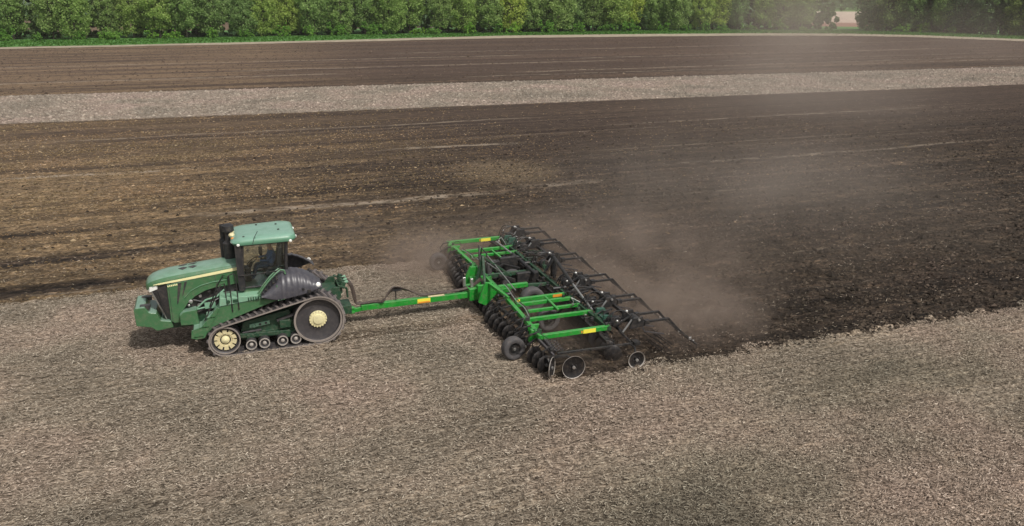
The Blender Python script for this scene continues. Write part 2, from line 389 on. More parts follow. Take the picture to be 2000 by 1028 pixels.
def axis(parts):
    out = [parts[0][0]]
    for a, b_, st in parts:
        n = max(1, int(round((b_ - a) / st))); out += [a + (b_ - a) * (i + 1) / n for i in range(n)]
    return np.array(out)
gx = axis([(-3000, -500, 500), (-500, -60, 40), (-60, -12, 1.2), (-12, 32, .11), (32, 60, .5), (60, 300, 6), (300, 3000, 300)])
gy = axis([(-400, 0, 40), (0, 8, .8), (8, 36, .11), (36, 50, .25), (50, 90, .7), (90, 260, 4), (260, 4000, 340)])
GX, GY = np.meshgrid(gx, gy)
def relief(x, y):
    till = ((y > Y0) & ((y > Y1) | (x > 9))).astype(float)
    fade = np.clip((60 - y) / 25, 0, 1) * np.clip((x + 60) / 40, 0, 1) * np.clip((62 - x) / 12, 0, 1) * np.clip((y - 1) / 6, 0, 1)
    n = (vnoise(x * .6, y, 4.2, 1) - .5) * .05 + (vnoise(x * .7, y, 1.3, 2) - .5) * .05
    t = (vnoise(x, y, 5.5, 3) - .5) * .09 + (vnoise(x * .35, y, 1.9, 4) - .5) * .10
    edge = .07 * np.exp(-((y - (Y0 + .25)) / .22) ** 2) * np.clip((x - 12) / 3, 0, 1) * (.5 + vnoise(x, y, 2., 8))
    return (n * (1 - till) + t * till + edge) * fade
GZ = relief(GX, GY)
nx, ny = len(gx), len(gy)
V = np.stack([GX, GY, GZ], -1).reshape(-1, 3)
ii = (np.arange(ny - 1)[:, None] * nx + np.arange(nx - 1)[None, :]).ravel()
F = np.stack([ii, ii + 1, ii + nx + 1, ii + nx], -1)
ground = link('ground', np_mesh('ground', V, F, ground_material(), True))
tag(ground, 'brown field of pale stubble and dark freshly worked soil bands', kind='structure')

# residue: broken stalks lying on the stubble
def island_mat(name, stops, rough=.85):
    mt, nt, b = new_mat(name)
    g = nt.new('ShaderNodeNewGeometry')
    tc = nt.new('ShaderNodeTexCoord').outputs['Object']
    c = nt.ramp(g.outputs['Random Per Island'], stops)
    n = nt.noise(tc, .13, 3, .6)
    c = nt.mix(.95, c, nt.ramp(n, [(.36, (.72, .72, .66)), (.47, (.98, .96, .88)), (.56, (1.08, 1.01, .94)), (.66, (1.15, 1.04, .99))]), 'MULTIPLY')
    if name == 'straw': c = grey_patches(nt, tc, c)
    nt.put(b.inputs['Base Color'], c); b.inputs['Roughness'].default_value = rough
    b.inputs['Specular IOR Level'].default_value = .2
    return mt
def in_view(x, y, mg=1.06):
    ps = R(19.5)
    d = x * math.sin(ps) + y * math.cos(ps); r_ = x * math.cos(ps) - y * math.sin(ps)
    zc = d * math.cos(pitch) + CAMH * math.sin(pitch); up = d * math.sin(pitch) - CAMH * math.cos(pitch)
    return (np.abs(r_ / zc) < .625 * mg) & (up / zc > -.322 * mg)
def straw_mesh(name, px, py, L, Wd, mat, lift=.012, spread=.75):
    n = len(px)
    ang = rng.normal(0, spread, n) + rng.integers(0, 2, n) * math.pi
    ang = np.where(rng.random(n) < .3, rng.random(n) * 6.283, ang)
    til = rng.normal(0, .33, n)
    z = relief(px, py) + lift + np.abs(np.sin(til)) * L * .5 + rng.random(n) * .03
    dx, dy, dz = np.cos(ang) * np.cos(til), np.sin(ang) * np.cos(til), np.sin(til)
    sx, sy = -np.sin(ang), np.cos(ang)
    V = np.zeros((n, 6, 3), np.float32)
    for i, t in enumerate((-.5, .5)):
        cx = px + dx * L * t; cy = py + dy * L * t; cz = z + dz * L * t
        for j, s_ in enumerate((-.5, 0, .5)):
            V[:, i * 3 + j, 0] = cx + sx * Wd * s_ * (1 - .35 * i); V[:, i * 3 + j, 1] = cy + sy * Wd * s_ * (1 - .35 * i)
            V[:, i * 3 + j, 2] = cz + (Wd * .45 if s_ == 0 else 0)
    q = np.array([(0, 1, 4, 3), (1, 2, 5, 4)])
    F = (np.arange(n)[:, None, None] * 6 + q[None]).reshape(-1, 4)
    return np_mesh(name, V.reshape(-1, 3), F, mat)
def scatter(n, x0, x1, y0, y1, keep=None):
    x = rng.uniform(x0, x1, n); y = rng.uniform(y0, y1, n)
    k = in_view(x, y)
    if keep is not None: k &= keep(x, y)
    return x[k], y[k]
STRAW = island_mat('straw', [(0., (.085, .070, .056)), (.3, (.19, .158, .130)), (.62, (.29, .246, .205)), (.92, (.40, .348, .295)), (1., (.60, .54, .47))])
def on_stub(x, y):
    e = (vnoise(x, y, 1.3, 21) - .5) * .7
    return (y + e < Y0) | ((y + e < Y1) & (x + e * 2 < 8.6))
x, y = scatter(900000, -14, 34, 9.2, 34, lambda a, b_: on_stub(a, b_) & ((a < .2) | (np.abs(np.abs(b_ - 27.1) - 1.07) > .39) | (rng.random(len(a)) < .35)) & ((.25 + .55 * vnoise(a * .5, b_, .9, 31) + .35 * vnoise(a, b_, .25, 32) + .22 * np.sin(16.5 * (b_ + .35 * vnoise(a, b_, .5, 33))) - .1) > rng.random(len(a))))
tag(link('straw_litter', straw_mesh('straw_litter', x, y, np.minimum(rng.gamma(2.2, .017, len(x)) + .022, .13), rng.uniform(.010, .026, len(x)), STRAW)),
    'broken pale straw and stalk litter covering the stubble', 'straw', kind='stuff')
x, y = scatter(42000, -20, 75, Y0, 75, lambda a, b_: ~on_stub(a, b_) & (rng.random(len(a)) < np.clip(26 / b_, .15, 1) * (.25 + .75 * (vnoise(a * .25, b_, .8, 5) > .55))))
tag(link('straw_fragments', straw_mesh('straw_fragments', x, y, rng.uniform(.04, .13, len(x)), rng.uniform(.012, .028, len(x)), STRAW, .02)),
    'sparse straw scraps lying over the dark worked soil', 'straw', kind='stuff')
# clods
CLOD = island_mat('clod_soil', [(0., (.020, .0155, .0125)), (.6, (.046, .036, .029)), (1., (.10, .080, .064))], .95)
x, y = scatter(330000, -30, 80, Y0 - .25, 70, lambda a, b_: ((b_ > Y1) | (a > 9.6)) & (rng.random(len(a)) < np.clip(20 / b_, 0, 1) ** 2 * np.clip((70 - b_) / 30, 0, 1) * np.clip((a - .1 * b_ + 10) / 22, .06, 1)))
n = len(x)
oc = np.array([(1, 0, 0), (-.5, .87, 0), (-.5, -.87, 0), (0, 0, 1), (.3, .2, -1)], float)
fc = np.array([(0, 1, 3), (1, 2, 3), (2, 0, 3), (1, 0, 4), (2, 1, 4), (0, 2, 4)])
an = rng.random(n) * 6.283; sc = rng.gamma(2.2, .014, n) + .014
ov = oc[None] * (1 + rng.normal(0, .22, (n, 5, 3)))
V = np.empty((n, 5, 3)); c_, s_ = np.cos(an)[:, None], np.sin(an)[:, None]
V[..., 0] = (ov[..., 0] * c_ - ov[..., 1] * s_) * sc[:, None] * 1.3 + x[:, None]
V[..., 1] = (ov[..., 0] * s_ + ov[..., 1] * c_) * sc[:, None] + y[:, None]
V[..., 2] = ov[..., 2] * sc[:, None] * .8 + (relief(x, y) + sc * .3)[:, None]
tag(link('soil_clods', np_mesh('soil_clods', V.reshape(-1, 3), (np.arange(n)[:, None, None] * 5 + fc[None]).reshape(-1, 3), CLOD)),
    'dark crumbly soil clods turned up in the worked strips', 'soil clods', kind='stuff')

TAN = island_mat('residue', [(0., (.06, .042, .023)), (.45, (.13, .091, .050)), (.85, (.22, .16, .096)), (1., (.38, .30, .20))])
def lumps(x, y, size, mat, name, sq=.6):
    n = len(x)
    ov = oc[None] * (1 + rng.normal(0, .28, (n, 5, 3))); an = rng.random(n) * 6.283; c_, s_ = np.cos(an)[:, None], np.sin(an)[:, None]
    sc = (size * rng.gamma(5., .2, n))[:, None]; V = np.empty((n, 5, 3))
    V[..., 0] = (ov[..., 0] * c_ - ov[..., 1] * s_) * sc * 1.3 + x[:, None]; V[..., 1] = (ov[..., 0] * s_ + ov[..., 1] * c_) * sc + y[:, None]
    V[..., 2] = ov[..., 2] * sc * sq + relief(x, y)[:, None] + sc * .12
    return link(name, np_mesh(name, V.reshape(-1, 3), (np.arange(n)[:, None, None] * 5 + fc[None]).reshape(-1, 3), mat))
x, y = scatter(260000, -40, 50, Y1, 84, lambda a, b_: (b_ < pale_lo(a)) & (rng.random(len(a)) < np.clip(1.15 - (a - .10 * b_ + 14) / 30, .05, 1) * np.clip(.15 + 1.6 * (vnoise(a * .05, b_, .4, 77) - .25), .06, 1)))
tag(lumps(x, y, .038, TAN, 'residue_lumps'), 'golden lumps of old residue mixed into the worked soil', 'residue', kind='stuff')
FARS = island_mat('far_stubble', [(0., (.18, .152, .132)), (.5, (.235, .202, .177)), (.9, (.295, .258, .228)), (1., (.40, .355, .315))])
x, y = scatter(100000, -40, 130, 78, 110, lambda a, b_: (b_ > pale_lo(a) + .3) & (b_ < pale_hi(a) - .3))
tag(lumps(x, y, .085, FARS, 'stubble_tufts', .8), 'pale stubble tufts standing in the far unworked band', 'stubble', kind='stuff')
x, y = scatter(200000, -60, 190, 84, 205, lambda a, b_: ((b_ > pale_hi(a)) | (b_ < pale_lo(a))) & (rng.random(len(a)) < .18))
FARC = island_mat('far_clods', [(0., (.060, .044, .035)), (.6, (.080, .060, .048)), (.9, (.12, .092, .073)), (1., (.20, .16, .125))], .95)
tag(lumps(x, y, .07, FARC, 'field_clods', .7), 'brown clods roughening the far worked field', 'soil clods', kind='stuff')

# ------------------------------------------------------------------ field edge: track, grass verge
F0 = [(-260, 206), (-130, 206), (-43, 206), (10, 208), (78, 214), (115, 209), (150, 202), (168, 194), (181, 182), (191, 154), (205, 100), (225, 20)]
F1 = [(-260, 212), (-130, 212), (-45, 212.5), (10, 216), (80, 227), (120, 223), (157, 215), (178, 205), (191, 190), (200, 160), (214, 102), (234, 22)]
TB = [(-260, 241), (-130, 241), (-49, 241), (10, 241), (84, 242), (125, 240), (168, 235), (190, 220), (205, 200), (213, 172), (228, 106), (250, 26)]
F3 = [(-260, 290), (-130, 290), (-49, 290), (10, 290), (84, 290), (125, 288), (185, 276), (215, 250), (240, 220), (260, 190), (280, 120), (300, 36)]
def dense(pl, k=14):
    out = []
    for a, b_ in zip(pl[:-1], pl[1:]):
        for i in range(k): out.append((a[0] + (b_[0] - a[0]) * i / k, a[1] + (b_[1] - a[1]) * i / k))
    return out + [pl[-1]]
def ribbon(name, A, B, z, mat, rag=.0, seed=1):
    A = np.array(dense(A)); B = np.array(dense(B)); n = len(A)
    A = A + (np.stack([np.zeros(n), vnoise(np.arange(n) * 1., np.zeros(n), .7, seed) - .5], 1)) * rag
    V = np.concatenate([np.c_[A, np.full(n, z)], np.c_[B, np.full(n, z)]])
    F = np.array([(i, i + 1, n + i + 1, n + i) for i in range(n - 1)])
    return link(name, np_mesh(name, V, F, mat))
mt, nt, b = new_mat('dry_track')
tc = nt.new('ShaderNodeTexCoord').outputs['Object']
nt.put(b.inputs['Base Color'], nt.ramp(nt.noise(tc, .5, 6, .7), [(.3, (.20, .165, .11)), (.55, (.33, .275, .20)), (.75, (.42, .36, .27))])); b.inputs['Roughness'].default_value = .95
tag(ribbon('track', F0, F1, .03, mt, 2.0, 3), 'pale dry dirt track along the field edge', kind='structure')
mt, nt, b = new_mat('verge_grass')
tc = nt.new('ShaderNodeTexCoord').outputs['Object']
nt.put(b.inputs['Base Color'], nt.ramp(nt.noise(tc, .35, 6, .7), [(.3, (.045, .13, .022)), (.55, (.075, .20, .035)), (.75, (.13, .25, .06))])); b.inputs['Roughness'].default_value = .9
tag(ribbon('verge', F1, F3, .06, mt, 2.5, 5), 'green grassy verge between the track and the trees', kind='structure')
def leaf_mat(name, stops, objvar=True, trans=.52):
    mt, nt, b = new_mat(name)
    g = nt.new('ShaderNodeNewGeometry'); oi = nt.new('ShaderNodeObjectInfo')
    tc = nt.new('ShaderNodeTexCoord').outputs['Object']
    f = nt.m('ADD', nt.m('MULTIPLY', g.outputs['Random Per Island'], .45), nt.m('MULTIPLY', nt.noise(tc, .55, 3), .55))
    c = nt.ramp(f, stops)
    if objvar:
        c = nt.mix(1., c, nt.ramp(oi.outputs['Random'], [(0., (.80, .88, .92)), (.25, (1.05, 1.05, 1.)), (.45, (.88, .96, .88)), (.65, (1.15, 1.15, .9)), (.82, (1.45, 1.28, .80)), (1., (.95, 1.02, 1.0))]), 'MULTIPLY')
    nt.put(b.inputs['Base Color'], c); b.inputs['Roughness'].default_value = .6; b.inputs['Specular IOR Level'].default_value = .3
    tl = nt.new('ShaderNodeBsdfTranslucent'); nt.put(tl.inputs[0], c)
    mx = nt.new('ShaderNodeMixShader'); mx.inputs[0].default_value = trans
    nt.l.new(b.outputs[0], mx.inputs[1]); nt.l.new(tl.outputs[0], mx.inputs[2])
    nt.l.new(mx.outputs[0], nt.n['Material Output'].inputs[0])
    return mt
LEAF = leaf_mat('spring_leaves', [(.2, (.19, .285, .095)), (.45, (.28, .40, .125)), (.6, (.36, .48, .165)), (.8, (.46, .57, .23))])
BUSH = leaf_mat('bush_leaves', [(.2, (0.118, 0.250, 0.053)), (.5, (0.212, 0.406, 0.072)), (.8, (0.355, 0.562, 0.117))])
DLEAF = leaf_mat('dark_leaves', [(.2, (0.093, 0.148, 0.072)), (.5, (0.151, 0.226, 0.101)), (.8, (0.236, 0.320, 0.143))])
WLEAF = leaf_mat('wood_leaves', [(.2, (0.086, 0.151, 0.059)), (.5, (0.138, 0.225, 0.071)), (.8, (0.207, 0.308, 0.101))], False)
GRASS = leaf_mat('grass_blades', [(.2, (.05, .14, .02)), (.6, (.09, .22, .035)), (.9, (.17, .27, .07))], False)
BARK = paint('bark', (.10, .08, .062), .9, var=.4, dust=.2, dustcol=(.2, .18, .15))

def quads(cen, size, flat=.0):
    """leaf sized faces with a random turn around each centre, folded along the middle"""
    n = len(cen)
    a = rng.normal(size=(n, 3)); a /= np.linalg.norm(a, axis=1)[:, None]
    t = rng.normal(size=(n, 3)); u = np.cross(a, t); u /= np.linalg.norm(u, axis=1)[:, None]
    v = np.cross(a, u)
    s = (size * rng.uniform(.6, 1.35, n))[:, None]
    V = np.empty((n, 6, 3))
    V[:, 0] = cen - u * s * .5 - v * s * .3 + a * s * .12; V[:, 1] = cen - v * s * .42; V[:, 2] = cen + u * s * .5 - v * s * .3 + a * s * .12
    V[:, 3] = cen + u * s * .42 + v * s * .32 + a * s * .1; V[:, 4] = cen + v * s * .5; V[:, 5] = cen - u * s * .42 + v * s * .32 + a * s * .1
    q = np.array([(0, 1, 4, 5), (1, 2, 3, 4)])
    F = (np.arange(n)[:, None, None] * 6 + q[None]).reshape(-1, 4)
    return V.reshape(-1, 3), F
def crown_points(nclump, per, h0, h1, rad, seed, top=1.0):
    g = np.random.default_rng(seed); P = []
    for i in range(nclump):
        t = g.random() ** .85
        z = h0 + (h1 - h0) * t
        prof = (math.sin(math.pi * min(1, .16 + t * .80)) ** .6) * rad * g.uniform(.75, 1.12)
        a = g.random() * 6.283; r_ = prof * math.sqrt(g.uniform(.12, 1))
        c = np.array((math.cos(a) * r_, math.sin(a) * r_, z))
        cr = g.uniform(.55, 1.25) * rad / 4.6 * top
        d = g.normal(size=(per, 3)); d /= np.linalg.norm(d, axis=1)[:, None]
        d *= (g.random(per) ** .48)[:, None] * cr; d[:, 2] *= g.uniform(.7, 1.15)
        P.append(c + d)
        if top > 1.2:                                  # loose sprays between the clumps
            m_ = per // 6; tt = g.random(m_); a2 = g.random(m_) * 6.283
            rr_ = (np.sin(np.pi * np.minimum(1, .16 + tt * .8)) ** .6) * rad * 1.08 * np.sqrt(g.uniform(.2, 1, m_))
            P.append(np.c_[np.cos(a2) * rr_, np.sin(a2) * rr_, h0 + (h1 - h0) * tt])
    return np.concatenate(P)
def trunk_mesh(h, rad, seed, lean=.0):
    g = random.Random(seed); mb = MB()
    pts = [(lean * h * (t ** 1.4) * .4 + g.uniform(-.1, .1) * t, g.uniform(-.1, .1) * t, h * t) for t in (0, .15, .35, .55, .75, .92)]
    pts[0] = (0, 0, -.15)
    mb.tube(pts, rad, 8, .25)
    for k in range(6):
        t = g.uniform(.2, .75); i = int(t * 5); p = Vector(pts[i]).lerp(Vector(pts[min(5, i + 1)]), .5); a = k * 1.05 + g.random()
        L = h * g.uniform(.22, .38)
        mb.tube([p, p + Vector((math.cos(a) * L * .4, math.sin(a) * L * .4, L * .45)), p + Vector((math.cos(a) * L * .75, math.sin(a) * L * .75, L * 1.05))], rad * .45, 6, .3)
    me_o = mb.build('trunk', BARK); me = me_o.data; bpy.data.objects.remove(me_o)
    return me
tree_var, bush_var = [], []
for k in range(8):
    hh = (14.5, 15.5, 13.8, 16, 14.8, 13.5, 15.8, 14.2)[k]; rad = (4.4, 4.0, 4.8, 4.2, 5.0, 4.5, 3.9, 4.6)[k]
    P = crown_points(100, 135, 1.2 if k % 3 else 2.2, hh, rad, 100 + k, 1.21)
    V, F = quads(P, .32)
    tree_var.append((np_mesh('crown', V, F, DLEAF if k == 5 else LEAF), trunk_mesh(hh * .9, .24, 50 + k, .15 if k in (2, 5) else .03)))
for k in range(4):
    g_ = np.random.default_rng(900 + k); P = []
    for j in range(5 + 2 * k):                          # several leaning stems, each with its own ragged head
        c0 = np.array((g_.normal(0, 1.5), g_.normal(0, .8), 0.)); hb = g_.uniform(1.4, 3.6)
        q_ = crown_points(9, 60, .1, hb, g_.uniform(.7, 1.25), 700 + 20 * k + j, 1.1)
        q_[:, :2] += q_[:, 2:3] * g_.normal(0, .25, 2); P.append(q_ + c0)
    V, F = quads(np.concatenate(P), .30)
    bush_var.append((np_mesh('crown', V, F, BUSH), trunk_mesh(2.2, .07, 80 + k)))
def plant(kind, data, x, y, sc, rz, label, group, zs=1.):
    t = thing('broadleaf_tree' if kind == 'tree' else 'bush', label, kind, (x, y, 0), rz, group); t.scale = (sc, sc, sc * zs)
    link('crown', data[0], t); link('trunk', data[1], t)
    return t
ORD = ['first', 'second', 'third', 'fourth', 'fifth', 'sixth', 'seventh', 'eighth', 'ninth', 'tenth', 'eleventh', 'twelfth', 'thirteenth', 'fourteenth', 'fifteenth', 'sixteenth', 'seventeenth', 'eighteenth', 'nineteenth', 'twentieth',
       'twenty-first', 'twenty-second', 'twenty-third', 'twenty-fourth', 'twenty-fifth', 'twenty-sixth', 'twenty-seventh', 'twenty-eighth', 'twenty-ninth', 'thirtieth', 'thirty-first', 'thirty-second', 'thirty-third', 'thirty-fourth', 'thirty-fifth', 'thirty-sixth', 'thirty-seventh', 'thirty-eighth', 'thirty-ninth', 'fortieth']
GAP = (187.5, 216.)
def along(pl, s0, s1, step):
    pl = [Vector(p) for p in pl]; out = []; s = 0; nxt = s0
    for a, b_ in zip(pl[:-1], pl[1:]):
        L = (b_ - a).length
        while nxt < s + L:
            if nxt > s1: return out
            out.append(a.lerp(b_, (nxt - s) / L)); nxt += step * random.uniform(.85, 1.15)
        s += L
    return out
def gap_dist(x, y):
    gx_, gy_ = GAP; L = math.hypot(gx_, gy_)
    return (x * gy_ - y * gx_) / L          # signed distance from the sight line through the opening (+ = right)
spots = along(TB, 200, 560, 7.2)
random.seed(21)
L_, R_ = [], []
for p in spots:
    g_ = gap_dist(p.x, p.y)
    if -6.5 < g_ < 7.2: continue
    (L_ if g_ < 0 else R_).append(p)
tk = 0
for side, lst in (('L', L_), ('R', R_)):
    for i, p in enumerate(lst):
        k = random.choice([0, 1, 2, 3, 4, 6, 7, 0, 4]) if side == 'L' else random.choice([5, 5, 0, 5, 2, 7])
        if side == 'R' and i == 0: k = 5
        look = ['full round-crowned', 'slim upright', 'broad spreading', 'tall narrow', 'wide dense', 'dull dark green', 'slender light', 'rounded bushy'][k]
        if side == 'L': lab = '%s tree, %s from the left before the gap' % (look + ('' if 'green' in look else ' green'), ORD[i])
        elif i == 0: lab = 'dull dark green tree with bare leaning limbs, just right of the gap'
        else: lab = '%s green tree, %s to the right of the gap' % (look.replace(' green', ''), ORD[i])
        plant('tree', tree_var[k], p.x + random.uniform(-1, 1), p.y + random.uniform(1., 7), random.uniform(.80, 1.14), random.random() * 6.28, lab, 'trees of the belt along the field edge')
bl = [p for p in along(TB, 204, 556, 8.6) if not -5 < gap_dist(p.x, p.y) < 6]
bL = [p for p in bl if gap_dist(p.x, p.y) < 0]; bR = [p for p in bl if gap_dist(p.x, p.y) > 0]
for side, lst in (('L', bL), ('R', bR)):
    for i, p in enumerate(lst):
        k = random.randrange(4); look = ['low', 'rounded', 'leafy', 'tall'][k]
        lab = '%s green bush below the trees, %s %s' % (look, ORD[i], 'bush from the left end' if side == 'L' else 'bush right of the gap')
        plant('bush', bush_var[k], p.x + random.uniform(-2, 2), p.y - random.uniform(.5, 3.5), random.uniform(.65, 1.15), random.random() * 6.28, lab, 'bushes in front of the tree belt')
# woods behind the belt, one mass
P = []
for p in along([(a, b_ + 13) for a, b_ in TB], 190, 575, 3.2):
    for row in range(4):
        x, y = p.x + random.uniform(-2, 2), p.y - 4 + row * 6 + random.uniform(-2, 2)
        if -5.2 < gap_dist(x, y) < 5.8: continue
        P.append(crown_points(20, 50, -.3, 15.5, 3.6, random.randrange(10 ** 6)) + np.array((x, y, 0)))
for k in range(60):                                   # far belt seen through the opening
    d = random.uniform(690, 760); a = random.uniform(-45, 45); u = Vector(GAP).normalized(); q = u * d + Vector((u.y, -u.x)) * a
    P.append(crown_points(20, 26, 1., 17, 8., random.randrange(10 ** 6)) + np.array((q.x, q.y, 0)))
V, F = quads(np.concatenate(P), .6)
tag(link('woods', np_mesh('woods', V, F, WLEAF)), 'dense green woodland mass behind the front row of trees', 'woods', kind='stuff')
# grass tufts on the verge
A = np.array(dense(F1, 60)); B = np.array(dense(TB, 60)); n = 26000
i = rng.integers(60, len(A) - 60, n); t = rng.random(n) ** .9
P = A[i] * (1 - t)[:, None] + B[i] * t[:, None] + rng.normal(0, .8, (n, 2))
V, F = quads(np.c_[P, np.full(n, .16)], .42)
V[:, 2] = np.maximum(V[:, 2], .02)
tag(link('grass', np_mesh('grass', V, F, GRASS)), 'fresh green grass tufts on the verge below the trees', 'grass', kind='stuff')

# ------------------------------------------------------------------ tractor (faces -x; local metres around the middle of the tracks)
TR = thing('tractor', 'big green tracked tractor with charcoal fenders pulling the disc implement', 'tractor', (.85, 27.1, -.035))
def mir(fn):
    for s in (-1, 1): fn(s)

# --- bonnet
def hood_sec(x, w_, zs, zc):
    ys = [-1, -.985, -.9, -.62, -.3, 0, .3, .62, .9, .985, 1]
    zz = [zs - .09, zs, zs + (zc - zs) * .52, zs + (zc - zs) * .82, zs + (zc - zs) * .96, zc, zs + (zc - zs) * .96, zs + (zc - zs) * .82, zs + (zc - zs) * .52, zs, zs - .09]
    top = [(x, a * w_, z) for a, z in zip(ys, zz)]
    return top + [(x, w_ * .9, zs - .12), (x, -w_ * .9, zs - .12)]
ST = [(-3.63, .20, 2.27, 2.33), (-3.60, .34, 2.28, 2.41), (-3.54, .43, 2.31, 2.48), (-3.42, .50, 2.38, 2.56), (-3.2, .545, 2.44, 2.635), (-2.9, .565, 2.49, 2.69), (-2.4, .58, 2.55, 2.74), (-1.8, .59, 2.62, 2.79), (-1.2, .60, 2.68, 2.83), (-.74, .60, 2.72, 2.85)]
mb = MB(); mb.loft([hood_sec(*s) for s in ST]); hood = mb.build('hood', M['tgreen'], TR, angle=50)
for x, y in ((-2.50, -.12), (-2.50, .10), (-2.20, -.12), (-2.20, .10)):
    mb = MB(); s = 1 if y > .02 else -1
    zz_ = lambda xx, yv: 2.74 + (xx + 2.4) * .083 - .045 * (yv / .36) ** 2
    q_ = [(x - .12, y + s * .03), (x + .04, y - s * .04), (x + .15, y + s * .07), (x + .02, y + s * .17)]
    mb.add([(a_, b_, zz_(a_, b_) - .01) for a_, b_ in q_] + [(a_, b_, zz_(a_, b_) + .012) for a_, b_ in q_], [(0, 1, 2, 3), (4, 5, 6, 7), (0, 1, 5, 4), (1, 2, 6, 5), (2, 3, 7, 6), (3, 0, 4, 7)])
    mb.build('hood_vent', M['grille'], hood)
def stripe_z(x): return 2.42 + (x + 3.36) * .1135 - .02
def sides(s):
    y0, y1 = s * .565, s * .60
    poly = [(-3.0, 1.13), (-2.99, 2.36), (-2.4, 2.43), (-1.6, 2.53), (-.8, 2.62), (-.8, 2.17), (-1.26, 2.13), (-1.6, 2.10), (-1.89, 2.03), (-2.2, 1.88), (-2.45, 1.67), (-2.62, 1.42), (-2.72, 1.06), (-2.9, 1.06)]
    p = MB().prism(poly, y0, y1).build('side_panel', M['tgreen'], TR, .012)
    q = MB()
    q.add([], [])
    for (xa, za, xb, zb, wd) in ((-2.60, 2.38, -2.74, 1.66, .11), (-2.42, 2.40, -2.56, 1.92, .085)):
        q.prism([(xa - wd / 2, za), (xa + wd / 2, za + .01), (xb + wd * .25, zb + .06), (xb - wd * .25, zb)], s * .601, s * .608)
    q.build('side_vent', M['grille'], p)
    # pressed ridge following the wheel-arch line
    q = MB().tube([(x, s * .601, z) for x, z in ((-2.52, 1.86), (-2.3, 2.08), (-2.0, 2.22), (-1.6, 2.30), (-1.2, 2.32))], .018, 6)
    q.build('pressed_ridge', M['tgreen'], p)
    q = MB()
    for k in range(6): q.bx(-2.97 + k * .052, -2.935 + k * .052, s * .601, s * .607, 2.285 + k * .006, 2.335 + k * .006)
    q.build('model_mark', M['stripe'], p)
    q = MB().prism([(-1.52, 2.125), (-1.505, 2.125), (-1.545, 2.51), (-1.56, 2.51)], s * .6005, s * .6035).prism([(-2.955, 1.10), (-2.94, 1.10), (-2.93, 2.25), (-2.945, 2.25)], s * .6005, s * .6035)
    q.build('panel_gap', M['grille'], p)
    # stripe along the bonnet edge
    r0 = []
    for x, wd in ((-3.38, .005), (-3.2, .022), (-2.8, .032), (-2.2, .038), (-1.5, .044), (-.8, .048)):
        yy = s * (.552 + min(.052, (x + 3.4) * .05)); z = 2.385 + (x + 3.38) * .1105
        r0.append([(x, yy, z - wd), (x, yy + s * .016, z - wd), (x, yy + s * .016, z + wd), (x, yy, z + wd)])
    MB().loft(r0).build('stripe', M['stripe'], hood)
    # headlight wedge
    MB().loft([[(-3.59, s * .30, 2.26), (-3.60, s * .30, 2.20), (-3.56, s * .28, 2.18), (-3.52, s * .28, 2.26)], [(-3.50, s * .47, 2.30), (-3.52, s * .475, 2.14), (-3.46, s * .44, 2.12), (-3.42, s * .44, 2.30)],
               [(-3.30, s * .535, 2.345), (-3.32, s * .54, 2.22), (-3.28, s * .50, 2.22), (-3.26, s * .50, 2.345)]]).build('headlight', M['lamp'], TR)
mir(sides)
def gr_sec(z, xf, hw, xb):
    h = [(xb, -.555, z), (xb * .55 + xf * .45, -.55 * .4 - hw * .6, z), (xf + .06, -hw, z), (xf, -hw * .72, z), (xf - .015, 0, z), (xf, hw * .72, z), (xf + .06, hw, z), (xb * .55 + xf * .45, .55 * .4 + hw * .6, z), (xb, .555, z)]
    return h
mb = MB().loft([gr_sec(1.12, -3.16, .40, -2.98), gr_sec(1.4, -3.25, .44, -2.98), gr_sec(1.8, -3.38, .46, -2.98), gr_sec(2.2, -3.51, .47, -2.98), gr_sec(2.36, -3.50, .46, -2.98)])
grille = mb.build('grille', M['grille'], TR, angle=50)
mb = MB()
for s in (-1, 1):
    mb.tube([(-3.115, s * .42, 1.12), (-3.205, s * .455, 1.4), (-3.335, s * .475, 1.8), (-3.455, s * .485, 2.13)], .022, 6)
mb.build('grille_trim', M['steel'], grille)
mb = MB()
for s in (-1, 1):
    for t in (.3, .6): mb.tube([(-3.1 - .0 * t, s * .553, 1.2), (-3.14 - .16 * t, s * .538, 1.7), (-3.2 - .22 * t, s * .525, 2.15)], .010, 5)
mb.build('grille_bar', M['plastic'], grille)

# --- front weight and chassis
poly = [(-4.02, 1.10), (-4.04, 1.62), (-3.98, 1.70), (-3.72, 1.70), (-3.62, 1.52), (-3.40, 1.46), (-3.30, 1.20), (-3.0, 1.14), (-2.95, .92), (-3.45, .86), (-3.6, 1.0)]
fw = MB().prism(poly, -.62, .62).build('front_weight', M['tgreen'], TR, .025)
mb = MB()
for y in (-.42, .42): mb.bx(-3.86, -3.56, y - .09, y + .09, 1.60, 1.715)
for y in (-.25, .25): mb.lathe([(.05, 0), (.05, .03), (.03, .05)], (-4.02, y, 1.4), (-1, 0, 0), 12)
mb.build('weight_slot', M['grille'], fw)
mb = MB().bx(-3.25, -1.7, -.42, .42, .82, 1.2).bx(-1.7, 2.3, -.55, .55, .62, 1.45).bx(-3.2, -2.7, -.5, .5, .95, 1.12)
mb.bx(1.5, 2.3, -.45, .45, .7, 1.5)
mb.build('chassis', M['tdark'], TR, .02)
